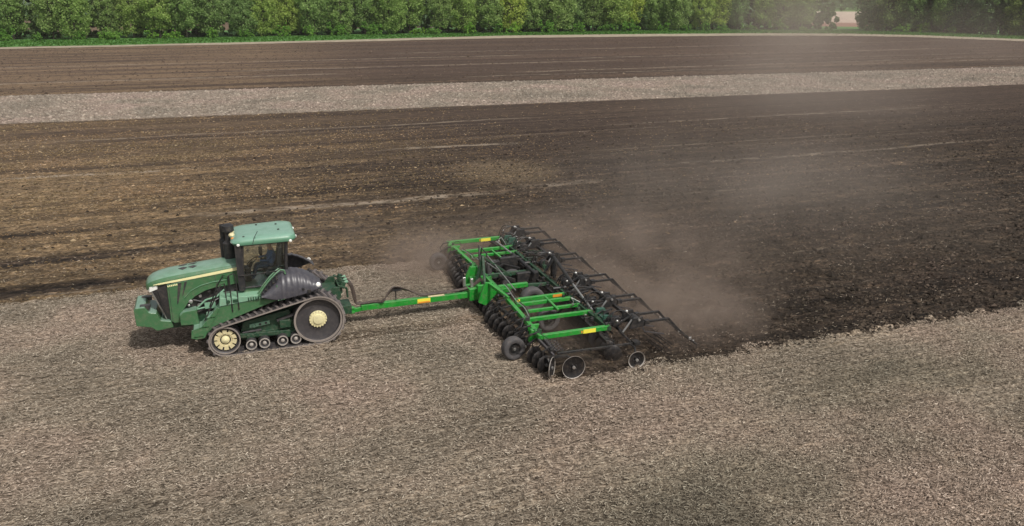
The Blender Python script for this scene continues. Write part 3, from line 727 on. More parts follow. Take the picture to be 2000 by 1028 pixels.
# engine: block, filters, pipes, fan shroud
mb = MB().bx(-2.75, -.85, -.40, .40, 1.15, 2.25).bx(-2.9, -2.8, -.52, .52, 1.1, 2.3).bx(-1.6, -.9, -.50, .50, 1.3, 2.1)
for k in range(5): mb.lathe([(.055, 0), (.06, .12), (.03, .14)], (-2.5 + k * .24, -.40, 2.0 - .03 * (k % 2)), (0, -1, 0), 10)
mb.tube([(-2.65, -.45, 1.5), (-2.3, -.50, 1.75), (-1.9, -.48, 1.6), (-1.5, -.53, 1.85), (-1.0, -.5, 1.9)], .035)
mb.tube([(-2.5, -.46, 1.25), (-2.1, -.52, 1.35), (-1.6, -.5, 1.6)], .04)
mb.lathe([(.16, 0), (.16, .10), (.05, .12)], (-1.75, -.46, 1.55), (0, -1, 0), 16)
eng = mb.build('engine', M['grille'], TR, angle=30)
mb = MB().lathe([(.06, 0), (.065, .16), (.02, .18)], (-2.35, -.44, 1.72), (0, -1, 0), 12)
mb.lathe([(.045, 0), (.045, .12)], (-2.05, -.46, 1.86), (0, -1, 0), 10).lathe([(.05, 0), (.05, .12)], (-2.12, -.46, 1.55), (0, -1, 0), 10)
mb.sphere((-2.42, -.52, 1.58), .05).tube([(-1.95, -.52, 1.45), (-1.75, -.56, 1.6), (-1.5, -.55, 1.72)], .022)
mb.build('filter', M['steel'], eng)
mb = MB().tube([(-2.2, -.55, 1.45), (-1.9, -.6, 1.72), (-1.55, -.6, 1.8), (-1.3, -.58, 2.0)], .03).tube([(-2.6, -.5, 1.38), (-2.2, -.56, 1.42), (-1.7, -.56, 1.5)], .028)
mb.bx(-1.95, -1.62, -.60, -.5, 1.42, 1.62)
mb.build('pipe', M['tlight'], eng)
def fbox(s):
    MB().prism([(-2.72, 1.02), (-2.72, 1.36), (-2.60, 1.46), (-2.20, 1.50), (-2.16, .98)], s * .42, s * .80).build('battery_box', M['tgreen'], TR, .02)
mir(fbox)

# --- tank, platform, ladder, rails
def tank(s):
    y0, y1 = s * .64, s * 1.22
    poly = [(-2.40, .78), (-2.30, .70), (-2.06, .70), (-1.70, 1.02), (-.72, 1.34), (.28, 1.66), (.28, 1.83), (-1.46, 1.66), (-1.72, 1.36), (-2.12, 1.02), (-2.34, 1.0)]
    tk_ = MB().prism(poly, y0, y1).build('fuel_tank', M['tgreen'], TR, .02)
    q = MB().bx(-2.36, -2.06, s * .70, s * 1.26, .72, .76).bx(-2.16, -1.86, s * .72, s * 1.26, 1.02, 1.06).bx(-1.92, -1.66, s * .72, s * 1.26, 1.32, 1.36)
    q.prism([(-2.44, .72), (-2.28, .66), (-2.04, .68), (-1.5, 1.60), (-1.56, 1.66), (-2.1, 1.06), (-2.40, .98)], s * 1.22, s * 1.26)
    q.build('step', M['tgreen'], TR, .008)
    pl = MB().prism([(-1.50, 1.67), (-1.46, 1.94), (.16, 1.90), (.30, 1.84)], y0, s * 1.25).build('platform', M['tlight'], TR, .015)
    q = MB()
    for k in range(9): q.bx(-.62 + k * .075, -.585 + k * .075, s * 1.251, s * 1.257, 1.74, 1.87)
    q.lathe([(.065, 0), (.05, .03)], (-1.22, s * 1.25, 1.80), (0, s, 0), 14); q.bx(-1.08, -.92, s * 1.251, s * 1.257, 1.75, 1.86)
    q.build('platform_vent', M['tdark'], pl)
    q = MB()
    q.tube([(-1.98, s * 1.24, 1.25), (-1.55, s * 1.24, 2.05), (-1.40, s * 1.24, 2.38), (-1.28, s * 1.24, 2.42), (-1.26, s * 1.24, 1.7)], .02, 6)
    q.tube([(-1.12, s * 1.24, 1.45), (-1.12, s * 1.24, 2.66), (-1.0, s * 1.24, 2.72), (-.92, s * 1.24, 2.66), (-.92, s * 1.24, 1.5)], .02, 6)
    q.tube([(-1.26, s * 1.24, 2.1), (-1.12, s * 1.24, 2.1)], .014, 6).tube([(-1.12, s * 1.24, 2.2), (-.92, s * 1.24, 2.2)], .014, 6)
    q.tube([(-1.80, s * .66, 1.5), (-1.5, s * .66, 2.2), (-1.3, s * .66, 2.5), (-1.15, s * .66, 2.45), (-1.15, s * .66, 1.9)], .02, 6)
    q.build('handrail', M['black'], TR)
mir(tank)

# --- cab
cabf = MB()
cabf.bx(-.74, .80, -.80, .80, 1.62, 2.06)
cabf.bx(-.78, -.70, -.62, .62, 2.0, 2.62)
cab_base = cabf.build('cab_base', M['tgreen'], TR, .02)
mb = MB()
A_ = {}
for s in (-1, 1):
    mb.tube([(-.68, s * .80, 2.04), (-.70, s * .84, 2.7), (-.62, s * .84, 3.54)], .055, 8)
    mb.tube([(.66, s * .82, 2.04), (.66, s * .86, 2.7), (.74, s * .84, 3.54)], .055, 8)
    mb.tube([(-.68, s * .82, 2.06), (.66, s * .84, 2.06)], .035, 6)
    mb.tube([(-.64, s * .84, 3.50), (.74, s * .84, 3.50)], .05, 6)
mb.tube([(-.68, -.8, 2.62), (-.68, .8, 2.62)], .035, 6).tube([(.7, -.82, 2.3), (.7, .82, 2.3)], .05, 6).tube([(-.63, -.84, 3.5), (-.63, .84, 3.5)], .05, 6).tube([(.74, -.84, 3.5), (.74, .84, 3.5)], .05, 6)
mb.bx(-.86, -.66, -.93, -.78, 2.0, 3.50)           # dark corner duct beside the door
cab = mb.build('cab_frame', M['plastic'], TR, .008)
def pane(s):
    q = MB().loft([[(-.66, s * .82, 2.1), (.66, s * .84, 2.1), (.66, s * .834, 2.1), (-.66, s * .814, 2.1)], [(-.67, s * .845, 2.7), (.66, s * .865, 2.7), (.66, s * .859, 2.7), (-.67, s * .839, 2.7)], [(-.60, s * .845, 3.48), (.72, s * .845, 3.48), (.72, s * .839, 3.48), (-.60, s * .839, 3.48)]])
    q.build('side_window', M['glass'], TR)
mir(pane)
MB().prism([(-.70, 2.64), (-.694, 2.64), (-.634, 3.48), (-.64, 3.48)], -.80, .80).build('windscreen', M['glass'], TR)
MB().prism([(.70, 2.34), (.706, 2.34), (.756, 3.48), (.75, 3.48)], -.80, .80).build('rear_window', M['glass'], TR)
mb = MB().tube([(-.80, -.95, 2.52), (-.3, -.97, 2.53), (.42, -.93, 2.56)], .018, 6).tube([(-.30, -.9, 2.45), (-.30, -.9, 2.62)], .016, 6)
mb.build('door_handle', M['black'], cab)
def rsec(z, x0, x1, hy, c):
    pts = []
    for sx, sy in ((1, 1), (-1, 1), (-1, -1), (1, -1)):
        cx = x1 - c if sx > 0 else x0 + c; cy = sy * (hy - c)
        a0 = {(1, 1): 0, (-1, 1): 90, (-1, -1): 180, (1, -1): 270}[(sx, sy)]
        for k in range(6):
            t = R(a0 + 18 * k); pts.append((cx + c * math.cos(t), cy + c * math.sin(t), z + (.03 * (cx - .1) if z > 3.6 else 0)))
    return pts
roof = MB().loft([rsec(3.50, -.74, .92, .90, .18), rsec(3.52, -.90, 1.02, .98, .24), rsec(3.60, -.95, 1.06, 1.0, .26), rsec(3.68, -.90, 1.02, .97, .28), rsec(3.735, -.72, .90, .86, .30), rsec(3.76, -.5, .68, .64, .3), rsec(3.77, -.2, .4, .3, .2)]).build('roof', M['troof'], TR, angle=60)
mb = MB()
for x, y in ((-.93, .55), (-.93, -.55), (-.74, -.98), (.86, -1.0), (1.07, -.5), (1.07, .5), (.86, 1.0), (-.74, .98)):
    mb = MB(); d = Vector((x - .1, y, 0)).normalized() if abs(y) < .9 else Vector((.0, 1 if y > 0 else -1, 0))
    mb.lathe([(.045, -.03), (.048, .008), (.035, .018), (.0, .02)], (x, y, 3.545), d, 14).build('work_light', M['lamp'], roof)
mb = MB()
for y in (.18, -.16): mb.sphere((-.90, y, 3.67), .10, (1., 1.3, .75))
mb.build('front_light_pod', M['cream'], roof)
mb = MB()
for y in (.72, -.52): mb.lathe([(.05, 0), (.06, .03), (.055, .10), (.02, .13)], (-.88, y, 3.56), (0, 0, 1), 12)
mb.build('beacon', M['amber'], roof)
mb = MB()
for x, y in ((-.1, .5), (.52, .35), (.55, -.35), (-.55, -.72)): mb.lathe([(.035, -.01), (.035, .02), (.02, .03)], (x, y, 3.765 + .02 * (x - .1) - (.03 if abs(y) > .6 else 0)), (0, 0, 1), 10)
mb.tube([(-.30, -.99, 3.55), (-.24, -1.0, 3.75), (-.12, -1.0, 3.95)], .010, 5)
mb.build('antenna', M['plastic'], roof)
# inside: seat, console, wheel
mb = MB().bx(.02, .52, -.28, .28, 2.18, 2.42).box((.50, 0, 2.78), (.14, .52, .72), Matrix.Rotation(R(8), 3, 'Y')).box((.56, 0, 3.2), (.1, .28, .2)).bx(.1, .5, -.44, -.34, 2.45, 2.55).bx(.0, .5, .34, .50, 2.4, 2.62)
mb.build('seat', M['seat'], TR, .04)
mb = MB().bx(-.62, -.42, -.2, .2, 2.06, 2.5).tube([(-.5, 0, 2.4), (-.36, 0, 2.66)], .05)
ring = [Vector((-.36, 0, 2.68)) + Matrix.Rotation(R(-35), 3, 'Y') @ Vector((.19 * math.cos(t), .19 * math.sin(t), 0)) for t in [R(20 * k) for k in range(19)]]
mb.tube(ring, .016, 6)
mb.build('steering_wheel', M['plastic'], TR)
MB().bx(-.1, .02, .62, .70, 2.7, 2.95).bx(-.08, 0, .55, .6, 2.3, 2.8).build('monitor', M['plastic'], TR, .01)

# --- stacks behind the bonnet
mb = MB().lathe([(.14, 2.6), (.14, 3.36), (.13, 3.40), (.10, 3.42), (.10, 3.87), (.085, 3.88), (.08, 3.80)], (-1.16, .50, 0), (0, 0, 1), 16)
mb.build('exhaust_stack', M['plastic'], TR)
mb = MB().lathe([(.2, 2.7), (.2, 3.34), (.13, 3.40), (.11, 3.47), (.11, 3.70), (.19, 3.74), (.19, 3.92), (.10, 3.97)], (-1.0, .16, 0), (0, 0, 1), 18).bx(-1.08, -.76, .0, .36, 2.6, 2.9)
mb.build('air_intake', M['plastic'], TR, angle=30)
def mirror(s):
    q = MB().tube([(-.72, s * .9, 3.2), (-.86, s * 1.05, 3.22), (-.9, s * 1.08, 3.1)], .014, 6).box((-.90, s * 1.08, 3.02), (.05, .17, .30), Matrix.Rotation(R(12 * s), 3, 'Z'))
    q.build('mirror', M['plastic'], TR, .015)
mirror(1)

# --- fenders
def fender(s):
    prof = [(-.20, 1.93, 1.90), (-.05, 2.10, 1.84), (.10, 2.26, 1.79), (.28, 2.42, 1.75), (.5, 2.54, 1.76), (.75, 2.58, 1.79), (1.0, 2.54, 1.83), (1.25, 2.44, 1.88), (1.45, 2.31, 1.94), (1.6, 2.18, 1.99), (1.70, 2.08, 2.01)]
    rings = []; N = 64
    for i in range(N + 1):
        x = -.20 + 1.90 * i / N
        for a, b_ in zip(prof[:-1], prof[1:]):
            if a[0] <= x + 1e-9 <= b_[0] + 1e-6: break
        t = (x - a[0]) / (b_[0] - a[0]); zt = a[1] + (b_[1] - a[1]) * t; zb = a[2] + (b_[2] - a[2]) * t
        rib = .012 * (1 if (i // 3) % 2 else 0) * (1 if x > .45 else 0)
        ins = []; out = []
        for k in range(9):
            u = R(90) * k / 8
            y = .74 + (.70 + rib) * math.sin(u) ** .85; z = zb + (zt - zb + rib) * math.cos(u) ** .8
            out.append((x, s * y, z)); ins.append((x, s * (y - .03 * math.sin(u)), z - .03 - .0 * u))
        rings.append(out + ins[::-1])
    MB().loft(rings).build('fender', M['fender'], TR, angle=28)
    q = MB()
    for dz, yy in ((.05, 1.36), (.05, 1.12)):
        q.tube([(-.30, s * yy, 1.92), (-.1, s * (yy - .06), 2.18), (.12, s * (yy - .14), 2.40), (.32, s * (yy - .22), 2.55), (.46, s * (yy - .3), 2.62)], .026, 8)
    q.tube([(.46, s * 1.06, 2.62), (.58, s * 1.10, 2.60), (.60, s * 1.14, 2.48)], .03, 8).tube([(.30, s * 1.32, 2.2), (.27, s * 1.36, 1.95), (.30, s * 1.42, 1.72), (.48, s * 1.43, 1.74), (.47, s * 1.40, 2.0)], .026, 8)
    q.build('grab_rail', M['tgreen'], TR)
    q = MB()
    for k in range(5): q.bar((-.16 + k * .12, s * 1.36, 1.98 + k * .105), (-.16 + k * .12, s * 1.0, 2.0 + k * .115), .07, .03)
    q.build('cab_step', M['black'], TR)
    q = MB().lathe([(.07, 0), (.075, .03), (.04, .05)], (1.58, s * 1.38, 2.10), (.3, s, .3), 14)
    q.build('tail_light', M['lamp'], TR)
    MB().bx(1.22, 1.34, s * 1.42, s * 1.46, 1.86, 1.98).lathe([(.04, 0), (.04, .05)], (1.1, s * 1.42, 2.02), (0, s, 0), 10).build('fender_bracket', M['black'], TR, .01)
mir(fender)

# --- tracks
CA, RA, CD, RD = Vector((-1.43, .555)), .47, Vector((1.50, .875)), .79
def track_loop():
    d = CD - CA; L = d.length; th = math.atan2(d.y, d.x); ph = math.acos((RA - RD) / L)
    lo, up = th - ph, th + ph
    pts = []
    n = 60
    for i in range(n + 1):
        a = lo + (up - lo) * i / n; pts.append(CD + Vector((math.cos(a), math.sin(a))) * RD)
    a2 = CA + Vector((math.cos(up), math.sin(up))) * RA
    for i in range(1, 40): pts.append(pts[n].lerp(a2, i / 40))
    for i in range(n // 2 + 1):
        a = up + (lo + 2 * math.pi - up) * i / (n // 2); pts.append(CA + Vector((math.cos(a), math.sin(a))) * RA)
    e, s0 = pts[-1], pts[0]
    for i in range(1, 40): pts.append(e.lerp(s0, i / 40))
    return pts
loop = track_loop()
def track(s):
    n = len(loop); cum = [0.]
    for i in range(n): cum.append(cum[-1] + (loop[(i + 1) % n] - loop[i]).length)
    T = cum[-1]
    def at(q):
        q %= T
        import bisect
        i = min(n - 1, bisect.bisect_right(cum, q) - 1)
        a, b_ = loop[i], loop[(i + 1) % n]; t = (q - cum[i]) / max(1e-6, cum[i + 1] - cum[i])
        p = a.lerp(b_, t); dd = (b_ - a).normalized(); return p, Vector((dd.y, -dd.x))
    mb = MB(); yi, yo = s * .69, s * 1.45
    rings = []
    for i in range(n):
        p, nn = at(cum[i]); o = p + nn * .05
        rings.append([(p.x, yi, p.y), (p.x, yo, p.y), (o.x, yo, o.y), (o.x, yi, o.y)])
    mb.loft(rings + [rings[0]], caps=False)
    belt = mb.build('track_belt', M['rubber'], TR, angle=30)
    mb = MB(); rings = []
    for i in range(n):
        p, nn = at(cum[i]); a_, b_ = p + nn * .004, p + nn * .048
        rings.append([(a_.x, yo, a_.y), (a_.x, yo + s * .012, a_.y), (b_.x, yo + s * .012, b_.y), (b_.x, yo, b_.y)])
    mb.loft(rings + [rings[0]], caps=False).build('belt_edge', M['dusty'], belt, angle=30)
    mb = MB(); k = int(T / .215)
    for half in (0, 1):
        for j in range(k):
            q0 = (j + .5 * half) * T / k
            ya, yb = ((yo + s * .004, s * 1.05) if half == 0 else (s * 1.09, yi))
            sl = .12 if half == 0 else -.12
            vs_ = []
            for q, y in ((q0, ya), (q0 + sl, yb)):
                for dq, hh in ((-.05, .045), (.05, .045), (.034, .10), (-.034, .10)):
                    p, nn = at(q + dq); o = p + nn * hh; vs_.append((o.x, y, o.y))
            mb.add(vs_, [(0, 1, 2, 3), (7, 6, 5, 4), (0, 4, 5, 1), (1, 5, 6, 2), (2, 6, 7, 3), (3, 7, 4, 0)])
    mb.build('tread_lug', M['lug'], belt, angle=20)
    ax = (0, s, 0)
    # driving wheel
    c = (CD.x, s * 1.07, CD.y)
    dw = MB().lathe([(.77, -.32), (.785, -.3), (.785, .30), (.74, .325), (.715, .30), (.70, .22), (.45, .17), (.30, .20), (.0, .2)], c, ax, 48).build('drive_wheel', M['rim'], TR, angle=30)
    MB().ringlathe([(.785, .315), (.785, .35), (.72, .35), (.72, .315)], c, ax, 48).build('rim_edge', M['dusty'], dw)
    mb = MB().lathe([(.285, .19), (.285, .23), (.255, .25), (.17, .26), (.16, .29), (.10, .30), (.0, .30)], c, ax, 32)
    for j in range(18):
        t = R(20 * j); mb.lathe([(.020, .24), (.020, .275), (.0, .28)], (c[0] + .27 * math.cos(t), c[1], c[2] + .27 * math.sin(t)), ax, 6)
    mb.build('wheel_hub', M['yellow'], dw, angle=30)
    # idler
    c = (CA.x, s * 1.07, CA.y)
    iw = MB().lathe([(.455, -.32), (.465, -.30), (.465, .30), (.43, .33), (.40, .30), (.385, .2), (.0, .18)], c, ax, 40).build('idler_wheel', M['rim'], TR, angle=30)
    mb = MB()
    for j in range(10):
        a0 = R(36 * j + 5); a1 = R(36 * j + 31)
        vs_ = []
        for h in (.20, .265):
            for a in (a0, (a0 + a1) / 2, a1): vs_.append((c[0] + .345 * math.cos(a), c[1] + s * h, c[2] + .345 * math.sin(a)))
            for a in (a1, (a0 + a1) / 2, a0): vs_.append((c[0] + .215 * math.cos(a), c[1] + s * h, c[2] + .215 * math.sin(a)))
        mb.add(vs_, [(0, 1, 2, 3, 4, 5), (11, 10, 9, 8, 7, 6)] + [(i, i + 6, (i + 1) % 6 + 6, (i + 1) % 6) for i in range(6)])
    mb.ringlathe([(.26, .19), (.26, .235), (.17, .235), (.17, .19)], c, ax, 28)
    mb.build('wheel_spoke', M['cream'], iw, angle=30)
    MB().lathe([(.135, .18), (.125, .26), (.06, .30), (.0, .31)], c, ax, 20).build('wheel_hub', M['yellow'], iw, angle=40)
    MB().ringlathe([(.462, .318), (.462, .348), (.425, .348), (.425, .318)], c, ax, 40).build('rim_edge', M['dusty'], iw)
    for x, z in ((-.66, .285), (-.25, .29), (.32, .295), (.74, .30)):
        c = (x, s * 1.07, z)
        rw = MB().lathe([(.165, -.3), (.175, -.28), (.175, .28), (.155, .30), (.14, .26), (.10, .24), (.0, .24)], c, ax, 24).build('road_wheel', M['rim'], TR, angle=30)
        MB().ringlathe([(.172, .285), (.172, .31), (.138, .31), (.138, .285)], c, ax, 24).lathe([(.065, .23), (.06, .29), (.02, .31)], c, ax, 14).build('rim_edge', M['worn'], rw)
    # bogie frame
    mb = MB().prism([(-1.0, .42), (-.85, .95), (-.2, 1.08), (.62, 1.20), (.72, .80), (.95, .50), (.9, .36), (-.9, .34)], s * .86, s * 1.0)
    mb.prism([(-1.3, .48), (-1.3, .62), (.9, .52), (.9, .38)], s * .82, s * 1.12).bx(-.5, .1, s * .98, s * 1.1, .50, .62).bx(.28, .62, s * 1.0, s * 1.18, .66, .92)
    mb.bx(-.78, -.55, s * .98, s * 1.14, .3, .55).bx(.42, .6, s * .98, s * 1.14, .3, .55)
    bf = mb.build('track_frame', M['tdark'], TR, .015)
    mb = MB().prism([(-.66, .74), (-.66, .86), (-.02, .93), (-.02, .81)], s * 1.0, s * 1.05).lathe([(.05, 0), (.05, .03)], (-.52, s * 1.05, .80), ax, 12)
    mb.build('pivot_plate', M['tlight'], bf, .01)
    mb = MB()
    for x, z in ((-.50, .815), (-.33, .838), (-.14, .858)): mb.lathe([(.042, .0), (.042, .012)], (x, s * 1.045, z), ax, 12)
    mb.bar((.2, s * 1.1, .92), (.95, s * 1.1, 1.12), .06, .08).tube([(-.9, s * 1.05, .62), (-.3, s * 1.08, .66)], .04)
    mb.build('tension_cylinder', M['rim'], bf)
mir(track)

# --- rear linkage and couplers
mb = MB().bx(2.3, 2.75, -.35, .35, .55, .85).bx(2.35, 2.46, -.45, .45, 1.35, 1.58)
for y in (-.42, -.14, .16, .42): mb.box((2.5, y, 1.68), (.16, .10, .18), Matrix.Rotation(R(20), 3, 'Y'))
mb.prism([(1.95, 1.45), (2.15, 1.66), (2.34, 1.66), (2.40, 1.3), (2.25, 1.1)], -.62, -.54).prism([(1.95, 1.45), (2.15, 1.66), (2.34, 1.66), (2.40, 1.3), (2.25, 1.1)], .54, .62)
mb.tube([(2.3, -.58, 1.7), (2.6, -.5, 1.55), (2.62, -.46, 1.2)], .04).tube([(2.3, .58, 1.7), (2.6, .5, 1.55), (2.62, .46, 1.2)], .04)
mb.build('rear_hitch', M['tdark'], TR, .012)
for y in (-.42, -.14, .16): MB().lathe([(.05, 0), (.05, .10), (.03, .12)], (2.56, y, 1.72), (1, 0, .5), 10).build('hydraulic_coupler', M['tlight'], TR)
MB().bx(2.3, 2.95, -.08, .08, .46, .56).lathe([(.05, 0), (.05, .22)], (2.85, 0, .42), (0, 0, 1), 12).build('drawbar', M['black'], TR, .01)

# ------------------------------------------------------------------ driver in the cab
def person(name, label, loc):
    root = thing(name, label, 'person', loc)
    J = {}
    def j(k, p, r): J[k] = (Vector(p), r)
    j('pel', (.20, 0, 2.50), (.15, .17)); j('wai', (.24, 0, 2.66), (.13, .155)); j('che', (.27, 0, 2.86), (.14, .185)); j('shl', (.27, 0, 3.0), (.11, .16)); j('nec', (.255, 0, 3.08), (.055, .058)); j('hd0', (.235, 0, 3.16), (.075, .07)); j('hd1', (.225, 0, 3.25), (.10, .085)); j('hd2', (.235, 0, 3.33), (.07, .065))
    j('nos', (.115, 0, 3.225), (.014, .014)); j('chn', (.150, 0, 3.15), (.03, .035))
    E_ = [('pel', 'wai'), ('wai', 'che'), ('che', 'shl'), ('shl', 'nec'), ('nec', 'hd0'), ('hd0', 'hd1'), ('hd1', 'hd2'), ('hd1', 'nos'), ('hd0', 'chn')]
    for s, t in ((-1, 'a'), (1, 'b')):
        j('sh' + t, (.27, s * .18, 2.98), (.065, .065)); j('el' + t, (.14, s * .30, 2.74), (.046, .046)); j('wr' + t, (-.12, s * .20, 2.74), (.03, .028)); j('pa' + t, (-.20, s * .18, 2.76), (.022, .034))
        E_ += [('shl', 'sh' + t), ('sh' + t, 'el' + t), ('el' + t, 'wr' + t), ('wr' + t, 'pa' + t)]
        for f in range(4):
            dy = (f - 1.5) * .020; L = (.9, 1.05, 1., .8)[f]
            a, b_, c = 'f%s%d0' % (t, f), 'f%s%d1' % (t, f), 'f%s%d2' % (t, f)
            j(a, (-.225, s * .18 + dy, 2.775), (.009, .009)); j(b_, (-.225 - .032 * L, s * .18 + dy, 2.76), (.0085, .0085)); j(c, (-.225 - .028 * L, s * .18 + dy, 2.735), (.008, .008))
            E_ += [('pa' + t, a), (a, b_), (b_, c)]
        j('t0' + t, (-.18, s * .145, 2.752), (.010, .010)); j('t1' + t, (-.215, s * .130, 2.735), (.009, .009)); E_ += [('pa' + t, 't0' + t), ('t0' + t, 't1' + t)]
        j('hp' + t, (.18, s * .10, 2.49), (.095, .095)); j('kn' + t, (-.24, s * .15, 2.54), (.066, .066)); j('an' + t, (-.34, s * .15, 2.16), (.045, .045)); j('to' + t, (-.52, s * .16, 2.10), (.04, .045))
        E_ += [('pel', 'hp' + t), ('hp' + t, 'kn' + t), ('kn' + t, 'an' + t), ('an' + t, 'to' + t)]
    keys = list(J); idx = {k: i for i, k in enumerate(keys)}
    me = bpy.data.meshes.new('body'); me.from_pydata([J[k][0] for k in keys], [(idx[a], idx[b_]) for a, b_ in E_], [])
    o = bpy.data.objects.new('skin_tmp', me); COL.objects.link(o)
    o.modifiers.new('s', 'SKIN'); o.modifiers.new('u', 'SUBSURF').levels = 1; o.modifiers['u'].render_levels = 1
    sv = me.skin_vertices[0].data
    for k in keys: sv[idx[k]].radius = J[k][1]
    sv[idx['pel']].use_root = True
    dg = bpy.context.evaluated_depsgraph_get()
    bm_ = bpy.data.meshes.new_from_object(o.evaluated_get(dg)); bpy.data.objects.remove(o)
    bm_.materials.clear()
    for k in ('skin', 'shirt', 'jeans'): bm_.materials.append(M[k])
    for p in bm_.polygons:
        c = p.center; p.use_smooth = True
        p.material_index = 2 if (c.z < 2.60 and c.x < .34 and abs(c.y) < .26 and not (c.x < -.1 and c.z > 2.68)) else (0 if (c.z > 3.05 or c.x < -.13 and c.z > 2.66) else 1)
    bm_.name = 'body'
    link('body', bm_, root)
    MB().sphere((.245, 0, 3.29), .105, (1.0, .92, .82)).build('hair', M['hair'], root)
    MB().sphere((.128, -.03, 3.26), .011).sphere((.128, .03, 3.26), .011).build('eyes', M['plastic'], root)
    MB().box((.128, 0, 3.185), (.012, .04, .008)).build('mouth', M['amber'] if False else M['skin'], root)
    MB().sphere((.235, -.085, 3.23), .024, (1, .4, 1.3)).sphere((.235, .085, 3.23), .024, (1, .4, 1.3)).build('ears', M['skin'], root)
    return root
person('person', 'driver in a navy shirt seated at the wheel inside the tractor cab', (.85, 27.1, -.035))

# ------------------------------------------------------------------ disc implement (world metres, root in the middle of its frame)
IO = (9.0, 27.1, 0.)
IM = thing('disc_harrow', 'wide green and black folding disc harrow trailing dust behind the tracked tractor', 'harrow', IO)
YC = 27.1
def B(): return MB(IO)
def W2(fn):
    for s in (-1, 1): fn(s)
def yy(s, y): return y if s < 0 else 2 * YC - y       # measured on the near wing, mirrored to the far one
# tongue
tg = B().bar((3.95, YC - .1, .60), (7.95, YC - .1, .60), .20, .20).bar((3.62, YC - .1, .52), (4.0, YC - .1, .56), .14, .14)
tg.bx(3.5, 3.72, YC - .2, YC, .44, .50).bx(3.5, 3.72, YC - .2, YC, .60, .66)
tongue = tg.build('tongue', M['igreen'], IM, .012)
B().bx(5.95, 6.42, YC - .207, YC - .202, .52, .685).build('decal', M['decal'], tongue)
B().bx(5.97, 6.40, YC - .211, YC - .208, .525, .58).build('decal_band', M['orange'], tongue)
B().bx(6.35, 6.95, YC - .2, YC - .04, .703, .735).build('top_plate', M['cream'], tongue, .006)
def hose(pts, r=.02, name='hydraulic_hose', mat='hose'):
    # smooth the polyline
    P = [Vector(p) for p in pts]; out = []
    for i in range(len(P) - 1):
        p0, p1, p2, p3 = P[max(i - 1, 0)], P[i], P[i + 1], P[min(i + 2, len(P) - 1)]
        for k in range(6):
            t = k / 6
            out.append(.5 * ((2 * p1) + (p2 - p0) * t + (2 * p0 - 5 * p1 + 4 * p2 - p3) * t * t + (3 * p1 - p0 - 3 * p2 + p3) * t ** 3))
    out.append(P[-1])
    return B().tube(out, r, 7).build(name, M[mat], IM)
for k in range(4):
    dy = k * .045
    hose([(3.42, YC - .4 + k * .25, 1.72), (3.62 + k * .03, YC - .2 + k * .1, 1.45), (3.72 + .03 * k, YC - .15 + dy, .95), (3.85, YC - .15 + dy, .76), (4.45, YC - .16 + dy, .76), (4.72, YC - .30 + dy, .80), (4.90 + .03 * k, YC - .24 + dy, 1.08 - .02 * k), (5.14 + .03 * k, YC - .16 + dy, 1.24 - .03 * k), (5.5, YC - .14 + dy, 1.13 - .03 * k), (5.86, YC - .12 + dy, .92), (6.15, YC - .12 + dy, .79), (7.0, YC - .12 + dy, .79), (7.9, YC - .1 + dy, .84), (8.4, YC - .2 + dy * 2, 1.15)], .024)
B().bx(5.05, 5.4, YC - .2, YC - .05, 1.08, 1.14).tube([(5.2, YC - .1, .72), (5.2, YC - .1, 1.1)], .02, 6).build('hose_holder', M['black'], IM)
# centre head frame
hd = B().bx(7.85, 8.15, YC - .32, YC + .32, .42, .86).bx(8.1, 8.62, YC - .55, YC - .43, .5, 1.05).bx(8.1, 8.62, YC + .43, YC + .55, .5, 1.05)
hd.bar((8.1, YC - .3, .6), (9.2, YC - .9, .9), .12, .14).bar((8.1, YC + .3, .6), (9.2, YC + .9, .9), .12, .14)
head = hd.build('head_frame', M['igreen'], IM, .012)
B().bx(7.95, 8.05, YC - .16, YC - .08, .87, 1.2).build('jack', M['steel'], head, .01)
B().bx(7.72, 7.82, YC + .02, YC + .10, .87, 1.22).build('jack', M['steel'], head, .01)
def gus(s):
    y = yy(s, 26.15)
    B().prism([(8.25, 1.30), (8.52, 1.27), (8.72, .90), (8.25, .44), (7.98, .58), (8.1, 1.0)], y - .06, y + .06).build('gusset_plate', M['igreen'], head, .012)
    B().bar((8.38, yy(s, 26.1), 1.25), (8.76, yy(s, 25.05), 1.03), .10, .10).build('wing_arm', M['igreen'], head, .01)
W2(gus)
ms = B().bar((8.45, YC - .3, .9), (8.5, YC + .1, 1.95), .09, .09).bar((8.45, YC + .5, .9), (8.5, YC + .1, 1.95), .09, .09).bar((8.5, YC + .1, 1.93), (9.6, YC + .1, 1.05), .07, .07).bar((8.2, YC + .1, .9), (8.5, YC + .1, 1.95), .07, .08)
ms.build('mast', M['tdark'], IM, .01)
B().tube([(8.55, YC + .45, 1.1), (8.62, YC + .9, 1.75)], .05).tube([(8.62, YC + .9, 1.75), (8.66, YC + 1.1, 2.05)], .03).tube([(8.75, YC + .6, 1.1), (8.85, YC + .7, 1.8), (8.8, YC + 1.2, 1.9), (8.9, YC + 1.7, 1.35)], .025).build('lift_cylinder', M['black'], IM)
